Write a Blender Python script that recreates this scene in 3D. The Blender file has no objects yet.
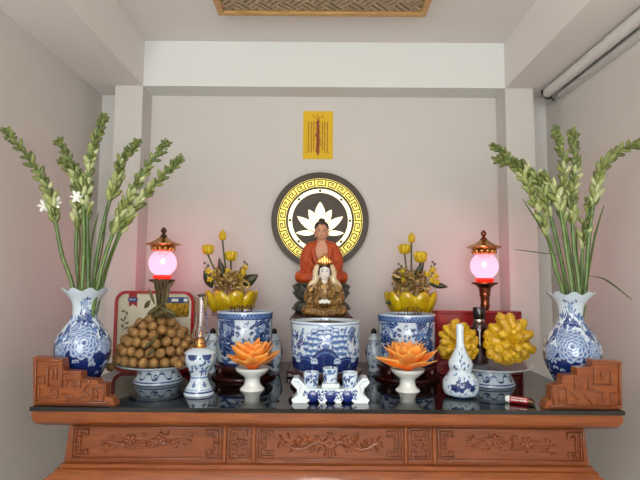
import bpy, math, random
import numpy as np
from mathutils import Vector, Matrix, Euler
random.seed(7)
PI = math.pi
C = bpy.context.scene.collection
sc = bpy.context.scene

# ------------------------------------------------------------------ camera
F = 480.0
ZT = 1.27                       # table top height
CAM = Vector((0, 0, ZT + .4165))
th_, ro_ = math.atan(40 / 480), math.radians(.40)
fw = Vector((0, math.cos(th_), math.sin(th_)))
rt = Vector((math.cos(ro_), 0, math.sin(ro_)))
up = rt.cross(fw).normalized(); rt = fw.cross(up).normalized()
cd = bpy.data.cameras.new('camera'); cam = bpy.data.objects.new('camera', cd); C.objects.link(cam)
cd.sensor_width = 36; cd.lens = 36 * F / 640; cd.clip_start = .02
cam.matrix_world = Matrix(((rt.x, up.x, -fw.x, CAM.x), (rt.y, up.y, -fw.y, CAM.y), (rt.z, up.z, -fw.z, CAM.z), (0, 0, 0, 1)))
sc.camera = cam

def at(px, py, Y):
    d = rt * ((px - 320) / F) + up * ((240 - py) / F) + fw
    return CAM + d * (Y / d.y)
def base(px, Y, z=ZT, py=330):
    return Vector((at(px, py, Y).x, Y, z))
def prof(px, Y, pts, z0=ZT):
    return [(hw * (Y * math.cos(th_) + (at(px, py, Y).z - CAM.z) * math.sin(th_)) / F, at(px, py, Y).z - z0) for hw, py in pts]

# ------------------------------------------------------------------ materials
def lin(c):
    return tuple(((x / 255) / 12.92 if x / 255 <= .04045 else ((x / 255 + .055) / 1.055) ** 2.4) for x in c)
def new_mat(name):
    m = bpy.data.materials.new(name); m.use_nodes = True
    return m, m.node_tree.nodes, m.node_tree.links, m.node_tree.nodes['Principled BSDF']
def mat(name, rgb, rough=.5, metal=0, coat=0, var=.0, vscale=20, bump=0, bscale=60, rgb2=None, stretch=None, trans=0, emis=None, estr=0, sub=0, spec=.5):
    m, N, L, P = new_mat(name)
    a = lin(rgb)
    P.inputs['Base Color'].default_value = (*a, 1)
    P.inputs['Roughness'].default_value = rough; P.inputs['Metallic'].default_value = metal
    P.inputs['Coat Weight'].default_value = coat; P.inputs['Coat Roughness'].default_value = .08
    P.inputs['Transmission Weight'].default_value = trans
    P.inputs['Specular IOR Level'].default_value = spec
    if sub: P.inputs['Subsurface Weight'].default_value = sub; P.inputs['Subsurface Scale'].default_value = .01
    if emis: P.inputs['Emission Color'].default_value = (*lin(emis), 1); P.inputs['Emission Strength'].default_value = estr
    tc = N.new('ShaderNodeTexCoord'); mp = N.new('ShaderNodeMapping'); L.new(tc.outputs['Object'], mp.inputs[0])
    if stretch: mp.inputs['Scale'].default_value = stretch
    if rgb2 or var:
        b = lin(rgb2) if rgb2 else tuple(x * (1 - var) for x in a)
        n = N.new('ShaderNodeTexNoise'); n.inputs['Scale'].default_value = vscale; n.inputs['Detail'].default_value = 5
        L.new(mp.outputs[0], n.inputs['Vector'])
        r = N.new('ShaderNodeValToRGB'); r.color_ramp.elements[0].position = .35; r.color_ramp.elements[1].position = .65
        r.color_ramp.elements[0].color = (*b, 1); r.color_ramp.elements[1].color = (*a, 1)
        L.new(n.outputs[0], r.inputs[0]); L.new(r.outputs[0], P.inputs['Base Color'])
    if bump:
        n2 = N.new('ShaderNodeTexNoise'); n2.inputs['Scale'].default_value = bscale; n2.inputs['Detail'].default_value = 4
        L.new(mp.outputs[0], n2.inputs['Vector'])
        bp = N.new('ShaderNodeBump'); bp.inputs['Strength'].default_value = bump; bp.inputs['Distance'].default_value = .002
        L.new(n2.outputs[0], bp.inputs['Height']); L.new(bp.outputs[0], P.inputs['Normal'])
    return m
def attr_mat(name, rough=.15, coat=.6, spec=.5, var=0, metal=0):
    m, N, L, P = new_mat(name)
    A = N.new('ShaderNodeAttribute'); A.attribute_name = 'Col'
    src = A.outputs['Color']
    if var:
        n = N.new('ShaderNodeTexNoise'); n.inputs['Scale'].default_value = 90
        mx = N.new('ShaderNodeMix'); mx.data_type = 'RGBA'; mx.blend_type = 'MULTIPLY'; mx.inputs[0].default_value = var
        L.new(src, mx.inputs[6]); L.new(n.outputs[0], mx.inputs[7]); src = mx.outputs[2]
    L.new(src, P.inputs['Base Color'])
    P.inputs['Roughness'].default_value = rough; P.inputs['Coat Weight'].default_value = coat; P.inputs['Metallic'].default_value = metal
    P.inputs['Coat Roughness'].default_value = .05; P.inputs['Specular IOR Level'].default_value = spec
    return m

M = dict(
    wall=mat('wall paint', (208, 204, 198), .75, bump=.15, bscale=220, var=.03, vscale=3),
    ceil=mat('ceiling paint', (228, 223, 219), .8, bump=.1, bscale=200, var=.02, vscale=3),
    beam=mat('white beam paint', (222, 224, 220), .7, bump=.1, bscale=200),
    floor=mat('floor tile', (224, 220, 212), .3, var=.06, vscale=6),
    glass_top=mat('dark tinted glass', (16, 18, 18), .03, coat=.0, spec=.75),
    wood=mat('lacquered carved wood', (144, 76, 28), .36, coat=.3, rgb2=(120, 58, 18), vscale=9, stretch=(1, 6, 14), bump=.15, bscale=60),
    woodpan=mat('carved wood panel', (132, 68, 28), .34, coat=.35, rgb2=(110, 52, 19), vscale=12, stretch=(1, 6, 12)),
    lightwood=mat('pale frame wood', (205, 160, 95), .4, coat=.2, rgb2=(180, 135, 75), vscale=10, stretch=(1, 8, 8)),
    lattice=mat('lattice wood', (176, 152, 120), .5, var=.2, vscale=30),
    backing=mat('dark backing', (52, 42, 34), .7, var=.2),
    maroon=mat('maroon lacquer', (62, 16, 12), .35, coat=.25, var=.3, vscale=12),
    redbox=mat('red lacquer box', (150, 18, 26), .3, coat=.4, var=.1),
    redbox_in=mat('red box edge', (176, 44, 44), .3, coat=.4, var=.1),
    tinred=mat('red tin frame', (160, 24, 28), .25, coat=.5, var=.1),
    cream=mat('cream printed card', (206, 198, 176), .4, coat=.2, var=.06),
    navy=mat('navy print', (40, 62, 112), .35, var=.1),
    white=mat('white print', (226, 226, 220), .4, var=.03),
    goldfoil=mat('gold foil', (206, 166, 50), .3, metal=.7, rgb2=(120, 86, 20), vscale=70, bump=1, bscale=90),
    brass=mat('polished brass', (206, 150, 84), .2, metal=1, var=.2, vscale=30),
    copper=mat('copper bronze', (150, 84, 56), .25, metal=.9, var=.3, vscale=30),
    bronze=mat('aged bronze', (96, 70, 44), .35, metal=.8, var=.4, vscale=30),
    redglow=mat('red glass collar', (220, 30, 20), .2, emis=(255, 40, 20), estr=.9),
    disc=mat('dark brown disc', (60, 43, 24), .5, var=.2, vscale=12),
    glowy=mat('lit yellow acrylic', (240, 220, 120), .5, emis=(240, 222, 90), estr=.68),
    gloww=mat('lit warm acrylic', (250, 245, 210), .5, emis=(255, 246, 196), estr=1.1),
    paper=mat('yellow paper', (226, 184, 24), .7, var=.06, vscale=40),
    ink=mat('dark red ink', (140, 36, 20), .6, var=.2),
    robe=mat('orange robe', (186, 76, 22), .45, coat=.1, rgb2=(158, 54, 14), vscale=30),
    skin=mat('painted statue skin', (206, 150, 120), .45, var=.06),
    hair=mat('dark hair paint', (44, 30, 22), .5, bump=.8, bscale=140, var=.2),
    stone=mat('grey green stone', (84, 86, 76), .5, rgb2=(54, 56, 50), vscale=30, bump=.4, bscale=100),
    porcw=mat('white glazed porcelain', (226, 228, 222), .12, coat=.6, var=.02),
    veil=mat('cream veil', (218, 200, 166), .35, coat=.3, rgb2=(186, 158, 112), vscale=40),
    goldrobe=mat('gold patterned robe', (168, 128, 68), .35, metal=.3, rgb2=(52, 30, 18), vscale=95, bump=.8, bscale=110),
    face=mat('white face glaze', (232, 226, 216), .25, coat=.3, var=.02),
    black=mat('black glossy', (14, 13, 13), .2, coat=.5, var=.1),
    lip=mat('red lip paint', (170, 40, 34), .4, var=.1),
    silver=mat('silver metal', (190, 186, 184), .25, metal=1, var=.1),
    wine=mat('dark wine glass', (48, 10, 16), .08, coat=.8, var=.1),
    yceram=mat('glossy yellow glaze', (212, 180, 18), .15, coat=.7, rgb2=(188, 152, 10), vscale=20, sub=.1),
    ybud=mat('yellow lotus silk', (220, 190, 26), .45, rgb2=(198, 160, 16), vscale=40),
    leafdk=mat('dark leaf', (44, 46, 26), .4, rgb2=(62, 58, 30), vscale=25),
    olive=mat('olive stem', (84, 92, 40), .5, var=.3, vscale=40),
    goldmesh=mat('gold ribbon', (190, 160, 96), .35, metal=.4, rgb2=(120, 94, 44), vscale=80, bump=.6, bscale=100),
    longan=mat('longan skin', (160, 120, 66), .6, rgb2=(124, 88, 44), vscale=60, bump=.5, bscale=180),
    twig=mat('brown twig', (104, 84, 50), .65, rgb2=(66, 54, 34), vscale=60),
    leafy=mat('longan leaf', (70, 68, 32), .5, rgb2=(92, 82, 42), vscale=30),
    stemg=mat('green stalk', (98, 124, 52), .4, rgb2=(66, 94, 36), vscale=30, stretch=(3, 3, 1)),
    leafg=mat('green blade leaf', (78, 106, 46), .4, rgb2=(98, 126, 58), vscale=30),
    petalw=mat('white tuberose petal', (240, 240, 230), .5, var=.03),
    citron=mat('yellow citron skin', (216, 172, 24), .38, coat=.2, rgb2=(184, 138, 12), vscale=25, bump=.6, bscale=120),
    ash=mat('incense ash', (92, 76, 66), .95, var=.4, vscale=60, bump=1, bscale=100),
    incense=mat('spent incense', (112, 50, 34), .7, rgb2=(74, 40, 28), vscale=60),
    pipe=mat('white plastic tube', (212, 212, 208), .35, var=.02),
    porc=attr_mat('blue and white porcelain', .1, .7),
    buds=attr_mat('tuberose bud', .45, .1, var=.0),
    opetal=attr_mat('orange paper petal', .45, .1),
    pinkink=mat('grey pink marble', (150, 136, 128), .3, coat=.3, rgb2=(110, 98, 94), vscale=20),
)
m, N, L, P = new_mat('clear glass'); P.inputs['Transmission Weight'].default_value = 1; P.inputs['Roughness'].default_value = .02
P.inputs['Base Color'].default_value = (.95, .95, .95, 1); P.inputs['IOR'].default_value = 1.45; M['glass'] = m
# frosted lamp globe: real light comes from the bulb inside
m, N, L, P = new_mat('frosted globe'); N.remove(P)
tl = N.new('ShaderNodeBsdfTranslucent'); tl.inputs[0].default_value = (.13, .24, .22, 1)
tp = N.new('ShaderNodeBsdfTransparent'); tp.inputs[0].default_value = (1, .8, .88, 1)
gl = N.new('ShaderNodeBsdfGlossy'); gl.inputs['Roughness'].default_value = .1
em = N.new('ShaderNodeEmission'); em.inputs[0].default_value = (1, .78, .84, 1); em.inputs[1].default_value = .36
mx = N.new('ShaderNodeMixShader'); mx.inputs[0].default_value = .5
L.new(tl.outputs[0], mx.inputs[1]); L.new(tp.outputs[0], mx.inputs[2])
mx2 = N.new('ShaderNodeMixShader'); mx2.inputs[0].default_value = .06; L.new(mx.outputs[0], mx2.inputs[1]); L.new(gl.outputs[0], mx2.inputs[2])
ad = N.new('ShaderNodeAddShader'); L.new(mx2.outputs[0], ad.inputs[0]); L.new(em.outputs[0], ad.inputs[1])
L.new(ad.outputs[0], N['Material Output'].inputs[0]); M['globe'] = m

# ------------------------------------------------------------------ mesh helpers
class MB:
    def __init__(s): s.v = []; s.f = []; s.c = []
    def add(s, v, f, col=(1, 1, 1)):
        o = len(s.v); s.v += [tuple(p) for p in v]; s.f += [tuple(i + o for i in q) for q in f]
        s.c += [col] * len(v); return s
    def box(s, c, d, rot=None, col=(1, 1, 1), bev=0):
        x, y, z = d[0] / 2, d[1] / 2, d[2] / 2
        b = min(bev, x * .9, y * .9, z * .9)
        if b > 0:
            v = []
            for sx in (-1, 1):
                for sy in (-1, 1):
                    for sz in (-1, 1):
                        v += [(sx * x, sy * (y - b), sz * (z - b)), (sx * (x - b), sy * y, sz * (z - b)), (sx * (x - b), sy * (y - b), sz * z)]
            def I(sx, sy, sz, k): return ((sx > 0) * 4 + (sy > 0) * 2 + (sz > 0)) * 3 + k
            f = []
            for sg in (-1, 1):
                f.append([I(sg, a, b_, 0) for a, b_ in ((-1, -1), (1, -1), (1, 1), (-1, 1))])
                f.append([I(a, sg, b_, 1) for a, b_ in ((-1, -1), (1, -1), (1, 1), (-1, 1))])
                f.append([I(a, b_, sg, 2) for a, b_ in ((-1, -1), (1, -1), (1, 1), (-1, 1))])
            for a in (-1, 1):
                for b_ in (-1, 1):
                    f.append([I(a, b_, -1, 0), I(a, b_, 1, 0), I(a, b_, 1, 1), I(a, b_, -1, 1)])
                    f.append([I(a, -1, b_, 0), I(a, 1, b_, 0), I(a, 1, b_, 2), I(a, -1, b_, 2)])
                    f.append([I(-1, a, b_, 1), I(1, a, b_, 1), I(1, a, b_, 2), I(-1, a, b_, 2)])
                    for c_ in (-1, 1): f.append([I(a, b_, c_, 0), I(a, b_, c_, 1), I(a, b_, c_, 2)])
        else:
            v = [(sx * x, sy * y, sz * z) for sx in (-1, 1) for sy in (-1, 1) for sz in (-1, 1)]
            f = [(0, 1, 3, 2), (4, 6, 7, 5), (0, 4, 5, 1), (2, 3, 7, 6), (0, 2, 6, 4), (1, 5, 7, 3)]
        R = Euler(rot).to_matrix() if rot else Matrix.Identity(3)
        return s.add([R @ Vector(p) + Vector(c) for p in v], f, col)
    def lathe(s, pr, n=48, c=(0, 0, 0), wave=None, colf=None, col=(1, 1, 1)):
        v = []; f = []; o = len(s.v); k = len(pr)
        for i, (r, z) in enumerate(pr):
            for j in range(n):
                a = 2 * PI * j / n - PI / 2
                rr, zz = r, z
                if wave: rr, zz = wave(r, z, a, i)
                v.append((c[0] + rr * math.cos(a), c[1] + rr * math.sin(a), c[2] + zz))
        for i in range(k - 1):
            for j in range(n):
                f.append((i * n + j, i * n + (j + 1) % n, (i + 1) * n + (j + 1) % n, (i + 1) * n + j))
        if pr[0][0] > 1e-6: f.append(tuple(range(n - 1, -1, -1)))
        if pr[-1][0] > 1e-6: f.append(tuple((k - 1) * n + j for j in range(n)))
        s.add(v, f, col)
        if colf is not None:
            th = np.array([((2 * PI * j / n + PI) % (2 * PI)) - PI for j in range(n)])
            rr = np.array([p[0] for p in pr]); zz = np.array([p[1] for p in pr])
            T = np.broadcast_to(th[None, :], (k, n)); R = np.broadcast_to(rr[:, None], (k, n)); Z = np.broadcast_to(zz[:, None], (k, n))
            b = np.clip(colf(T, R, Z), 0, 1)[..., None]
            W = np.array(lin((200, 214, 224))); Mi = np.array(lin((80, 118, 176))); D = np.array(lin((12, 28, 92)))
            cc = np.where(b < .5, W + (Mi - W) * (b * 2), Mi + (D - Mi) * (b * 2 - 1)).reshape(-1, 3)
            s.c[o:o + k * n] = [tuple(q) for q in cc]
        return s
    def tube(s, path, r, n=8, col=(1, 1, 1), flat=None, cap=True):
        P_ = [Vector(p) for p in path]; k = len(P_)
        rs = r if isinstance(r, (list, tuple)) else [r] * k
        v = []; f = []; prev = None
        for i in range(k):
            t = (P_[min(i + 1, k - 1)] - P_[max(i - 1, 0)]).normalized()
            if prev is None:
                a = Vector((0, 0, 1)) if abs(t.z) < .9 else Vector((1, 0, 0))
                u = t.cross(a).normalized()
            else: u = (prev - t * prev.dot(t)).normalized()
            prev = u; w = t.cross(u)
            for j in range(n):
                q = 2 * PI * j / n
                v.append(P_[i] + u * (math.cos(q) * rs[i]) + w * (math.sin(q) * rs[i] * (flat or 1)))
        for i in range(k - 1):
            for j in range(n): f.append((i * n + j, i * n + (j + 1) % n, (i + 1) * n + (j + 1) % n, (i + 1) * n + j))
        f.append(tuple(range(n - 1, -1, -1))); f.append(tuple((k - 1) * n + j for j in range(n)))
        return s.add(v, f, col)
    def ell(s, c, r, rot=None, n=12, m=8, col=(1, 1, 1), mtx=None):
        if not isinstance(r, (list, tuple)): r = (r, r, r)
        R = mtx if mtx is not None else (Euler(rot).to_matrix() if rot else Matrix.Identity(3))
        v = [R @ Vector((0, 0, -r[2])) + Vector(c)]; f = []
        for i in range(1, m):
            p = -PI / 2 + PI * i / m
            for j in range(n):
                a = 2 * PI * j / n
                v.append(R @ Vector((r[0] * math.cos(p) * math.cos(a), r[1] * math.cos(p) * math.sin(a), r[2] * math.sin(p))) + Vector(c))
        v.append(R @ Vector((0, 0, r[2])) + Vector(c)); e = len(v) - 1
        for j in range(n):
            f.append((0, 1 + (j + 1) % n, 1 + j)); f.append((e, e - n + j, e - n + (j + 1) % n))
        for i in range(m - 2):
            for j in range(n): f.append((1 + i * n + j, 1 + i * n + (j + 1) % n, 1 + (i + 1) * n + (j + 1) % n, 1 + (i + 1) * n + j))
        return s.add(v, f, col)
    def extr(s, poly, y0, y1, col=(1, 1, 1)):     # poly in (x,z), extruded along y
        n = len(poly)
        v = [(p[0], y0, p[1]) for p in poly] + [(p[0], y1, p[1]) for p in poly]
        f = [tuple(range(n)), tuple(range(2 * n - 1, n - 1, -1))] + [(i, i + n, (i + 1) % n + n, (i + 1) % n) for i in range(n)]
        return s.add(v, f, col)
    def bars(s, pts, w, y, d, col=(1, 1, 1)):     # raised square strip along an (x,z) polyline, front at y-d
        for i_, (a, b) in enumerate(zip(pts[:-1], pts[1:])):
            if i_: d *= (.96 if i_ % 2 else 1 / .96)
            L_ = math.hypot(b[0] - a[0], b[1] - a[1]); an = math.atan2(b[1] - a[1], b[0] - a[0])
            s.box(((a[0] + b[0]) / 2, y - d / 2, (a[1] + b[1]) / 2), (L_ + w, d, w), (0, -an, 0), col, bev=w * .25)
        return s
    def loft(s, rings, y1, col=(1, 1, 1)):        # rings: (half x, front y, z), shared back plane y1
        v = []; f = []
        for hx, y0, z in rings: v += [(-hx, y0, z), (hx, y0, z), (hx, y1, z), (-hx, y1, z)]
        for i in range(len(rings) - 1):
            for j in range(4): f.append((i * 4 + j, i * 4 + (j + 1) % 4, i * 4 + 4 + (j + 1) % 4, i * 4 + 4 + j))
        e = len(rings) * 4 - 4
        f += [(3, 2, 1, 0), (e, e + 1, e + 2, e + 3)]
        return s.add(v, f, col)

def obj(name, mb, material, parent=None, loc=None, smooth=True, sharp=None):
    me = bpy.data.meshes.new(name); me.from_pydata(mb.v, [], mb.f)
    a = me.color_attributes.new('Col', 'FLOAT_COLOR', 'POINT')
    a.data.foreach_set('color', np.array([(c[0], c[1], c[2], 1) for c in mb.c], dtype=np.float32).ravel())
    me.materials.append(material if not isinstance(material, str) else M[material])
    me.update()
    import bmesh
    b = bmesh.new(); b.from_mesh(me); bmesh.ops.recalc_face_normals(b, faces=b.faces); b.to_mesh(me); b.free()
    if smooth:
        for p in me.polygons: p.use_smooth = True
        me.set_sharp_from_angle(angle=math.radians(sharp or 40))
    o = bpy.data.objects.new(name, me); C.objects.link(o)
    if loc is not None: o.location = loc
    if parent: o.parent = parent
    return o
def thing(name, label, cat, loc, group=None, rz=0):
    o = bpy.data.objects.new(name, None); C.objects.link(o); o.empty_display_size = .05
    o.location = loc; o.rotation_euler = (0, 0, rz); tag(o, label, cat, group); return o
def tag(o, label, cat, group=None):
    o['label'] = label; o['category'] = cat
    if group: o['group'] = group
    return o
def struct(name, mb, m, smooth=False):
    o = obj(name, mb, m, smooth=smooth); o['kind'] = 'structure'; return o
def blob(name, mb, m, parent, vox=.004, it=4, loc=None):
    o = obj(name, mb, m, parent, loc)
    r = o.modifiers.new('remesh', 'REMESH'); r.mode = 'VOXEL'; r.voxel_size = vox; r.use_smooth_shade = True
    s = o.modifiers.new('smooth', 'SMOOTH'); s.factor = .5; s.iterations = it
    return o
def spline(pts, k=8):
    P_ = [Vector(p) for p in pts]; out = []
    for i in range(len(P_) - 1):
        p0 = P_[max(i - 1, 0)]; p1 = P_[i]; p2 = P_[i + 1]; p3 = P_[min(i + 2, len(P_) - 1)]
        for j in range(k):
            t = j / k
            out.append(.5 * ((2 * p1) + (-p0 + p2) * t + (2 * p0 - 5 * p1 + 4 * p2 - p3) * t * t + (-p0 + 3 * p1 - 3 * p2 + p3) * t ** 3))
    out.append(P_[-1]); return out
def smoothprof(pts, k=6):
    return [(max(p[0], 0), p[1]) for p in spline([(a, b, 0) for a, b in pts], k)]

def flat_leaf(a, b, w, th=.0022):
    d = (b - a); L_ = d.length / 2; d.normalize(); y = Vector((0, 1, 0)); x = d.cross(y).normalized(); y = x.cross(d)
    mb = MB(); R3 = Matrix((x, y, d)).transposed(); n, m = 7, 12; v = []; f = []
    for sd in (0, 1):
        for i in range(m + 1):
            q = i / m; ww = w * math.sin(PI * (.04 + .94 * q)) ** .8 * (1 - .3 * q)
            for j in range(n):
                e = (j / (n - 1) - .5) * 2
                v.append(a + R3 @ Vector((ww * e, -th * (1 - sd * 2) * (1 - e * e) + .35 * ww * e * e - .3 * w * math.sin(PI * q), L_ * 2 * q)))
    N1 = (m + 1) * n
    for i in range(m):
        for j in range(n - 1): k = i * n + j; f += [(k, k + 1, k + n + 1, k + n), (N1 + k, N1 + k + n, N1 + k + n + 1, N1 + k + 1)]
        for j in (0, n - 1): k = i * n + j; f.append((k, k + n, N1 + k + n, N1 + k))
    return mb.add(v, f)

# ------------------------------------------------------------------ setting
YC, YB = 2.50, 2.64             # column plane, alcove back
XIL, XIR = at(143, 87, YC).x, at(505, 88, YC).x
XOL, XOR = at(114, 120, YC).x, at(534, 120, YC).x
XWL, XWR = at(100, 150, YB).x, at(547, 150, YB).x
ZS, ZC = at(320, 87, YC).z, at(320, 42, YC).z
YR = -1.9
def bx(x0, x1, y0, y1, z0, z1, mb=None):
    mb = mb or MB(); return mb.box(((x0 + x1) / 2, (y0 + y1) / 2, (z0 + z1) / 2), (x1 - x0, y1 - y0, z1 - z0))
struct('floor', bx(XWL - .12, XWR + .12, YR - .12, YB + .24, -.1, 0), 'floor')
struct('ceiling', bx(XWL - .12, XWR + .12, YR - .12, YB + .24, ZC, ZC + .12), 'ceil')
struct('wall_left', bx(XWL - .12, XWL, YR, YB + .12, 0, ZC), 'wall')
struct('wall_right', bx(XWR, XWR + .12, YR, YB + .12, 0, ZC), 'wall')
struct('wall_back', bx(XWL - .12, XWR + .12, YB, YB + .12, 0, ZC), 'wall')
struct('trim_1', bx(XOL, XIL, YC, YB, 0, ZS), 'wall')
struct('trim_2', bx(XIR, XOR, YC, YB, 0, ZS), 'wall')
struct('trim_3', bx(XWL, XIL, YR, YB, ZS, ZC), 'ceil')
struct('trim_4', bx(XIR, XWR, YR, YB, ZS, ZC), 'ceil')
struct('trim_5', bx(XIL, XIR, YC, YB, ZS, ZC), 'beam')
# rear wall with an added, light-giving window behind the camera
mb = MB(); bx(XWL - .12, -.9, YR - .12, YR, 0, ZC, mb); bx(.9, XWR + .12, YR - .12, YR, 0, ZC, mb); bx(-.9, .9, YR - .12, YR, 2.6, ZC, mb); bx(-.9, .9, YR - .12, YR, 0, .95, mb)
struct('wall_rear', mb, 'wall')
mb = MB()
for x in (-.88, .88): mb.box((x, YR - .04, 1.775), (.04, .06, 1.65), bev=.004)
for z in (.97, 2.58): mb.box((0, YR - .04, z), (1.8, .06, .04), bev=.004)
struct('added_window_1', mb, 'lightwood')  # frame added out of view, around the opening that lets light in

# ceiling lattice panel
pc = at(322, 17, 2.17); ZP = pc.z
pw, pd = 216 / F * 2.17, .66
t = thing('ceiling_lattice_panel', 'wooden framed lattice panel fixed flat under the ceiling above the altar', 'ceiling panel', (pc.x, 2.17 - pd / 2, ZP))
mb = MB(); fw_ = .032
hz = ZC - ZP
for y in (-pd / 2 + fw_ / 2, pd / 2 - fw_ / 2): mb.box((0, y, hz / 2), (pw, fw_, hz), bev=.004)
for x in (-pw / 2 + fw_ / 2, pw / 2 - fw_ / 2): mb.box((x, 0, hz / 2), (fw_, pd - 2 * fw_, hz), bev=.004)
obj('frame', mb, 'lightwood', t)
obj('backing_board', MB().box((0, 0, hz - .012), (pw - .06, pd - .06, .022)), 'backing', t)
mb = MB(); cs = .075
hx_, hy_ = pw / 2 - fw_, pd / 2 - fw_
def clipseg(c, d, hl):
    lo, hi = -hl, hl
    for ax, lim in ((0, hx_), (1, hy_)):
        if abs(d[ax]) < 1e-6: continue
        a = (-lim - c[ax]) / d[ax]; b = (lim - c[ax]) / d[ax]
        lo = max(lo, min(a, b)); hi = min(hi, max(a, b))
    return lo, hi
s2 = math.sqrt(.5)
for i in range(-12, 13):
    for j in range(-12, 13):
        cx_, cy_ = (i - j) * cs * s2, (i + j) * cs * s2
        h = (i + j) % 2
        d = (s2, s2) if h else (-s2, s2); nrm = (-d[1], d[0])
        for k in (-1, 0, 1):
            c0 = (cx_ + nrm[0] * k * cs / 3, cy_ + nrm[1] * k * cs / 3)
            if abs(c0[0]) > hx_ + .06 or abs(c0[1]) > hy_ + .06: continue
            lo, hi = clipseg(c0, d, cs * .56)
            if hi - lo < .012: continue
            m_ = (lo + hi) / 2
            mb.box((c0[0] + d[0] * m_, c0[1] + d[1] * m_, .018), (hi - lo, .0145, .02), (0, 0, math.atan2(d[1], d[0])))
obj('lattice', mb, 'lattice', t, smooth=False)

# rail tube along the right wall
t = thing('wall_rail', 'long white round rail running along the top of the right wall', 'rail', (XWR - .03, 1.2, ZS + .004))
obj('tube', MB().tube([(-.036, -1.9, -.036), (-.036, 1.27, -.036)], .026, 20), 'pipe', t)
obj('cover_strip', MB().box((.016, -.3, -.062), (.026, 3.1, .03), bev=.004), 'pipe', t)
mb = MB().tube(spline([(-.06, 1.285, -.02), (-.058, 1.285, -.05), (-.03, 1.285, -.066), (-.012, 1.285, -.05)], 5), .006, 8)
mb.tube([(-.02, 1.285, -.06), (.004, 1.285, -.075)], .006, 8)
obj('end_bracket', mb, 'black', t)

# ------------------------------------------------------------------ altar table
YF = 1.60
XT = (at(31, 407, YF).x + at(623.5, 410, YF).x) / 2; HT = (at(623.5, 410, YF).x - at(31, 407, YF).x) / 2
T = thing('altar_table', 'carved orange-brown wooden altar table with panelled apron', 'altar table', (XT, YF, 0))
zt = ZT - .014
def bz(py, Y): return at(320, py, Y).z
mb = MB().loft([(HT - .085, 1.66, zt - .062), (HT - .03, 1.64, zt - .056), (HT - .013, 1.618, zt - .046), (HT - .006, 1.607, zt - .034), (HT - .001, 1.602, zt - .02), (HT - .001, 1.602, zt)], 2.48)
mb.v = [(x, y - YF, z) for x, y, z in mb.v]; obj('top_board', mb, 'wood', T, sharp=60)
YA = 1.665; za1, za0 = zt - .06, bz(463, YA)
XA = (at(585, 444, YA).x - at(69, 444, YA).x) / 2
mb = MB().loft([(XA + .012, YA, za0), (XA, YA, za1)], 2.46)
mb.v = [(x, y - YF, z) for x, y, z in mb.v]; obj('apron', mb, 'woodpan', T)
mb = MB().loft([(XA + q, y, z) for q, y, z in ((.105, 1.60, za0 - .17), (.115, 1.585, za0 - .13), (.10, 1.60, za0 - .085), (.06, 1.625, za0 - .045), (.03, 1.642, za0 - .026), (.03, 1.640, za0 - .018), (.018, 1.65, za0 - .016), (.018, 1.65, za0 - .004), (.008, 1.66, za0))], 2.47)
mb.v = [(x, y - YF, z) for x, y, z in mb.v]; obj('lower_moulding', mb, 'wood', T, sharp=50)
for sx in (-1, 1):
    for yy in (1.68, 2.40):
        mb = MB(); r = []
        for zz, off, hw in ((za0 - .16, 0, .065), (.7, .01, .06), (.4, -.025, .045), (.15, -.02, .042), (.05, .015, .055), (0, .02, .06)):
            r.append((sx * (XA + .035 + off), zz, hw))
        v = []
        for x, z, h in r: v += [(x - h, yy - YF - h, z), (x + h, yy - YF - h, z), (x + h, yy - YF + h, z), (x - h, yy - YF + h, z)]
        f = [(3, 2, 1, 0), tuple(range(20, 24))]
        for i in range(5):
            for j in range(4): f.append((i * 4 + j, i * 4 + (j + 1) % 4, i * 4 + 4 + (j + 1) % 4, i * 4 + 4 + j))
        mb.add(v, f); obj('leg', mb, 'wood', T, sharp=60)

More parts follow.
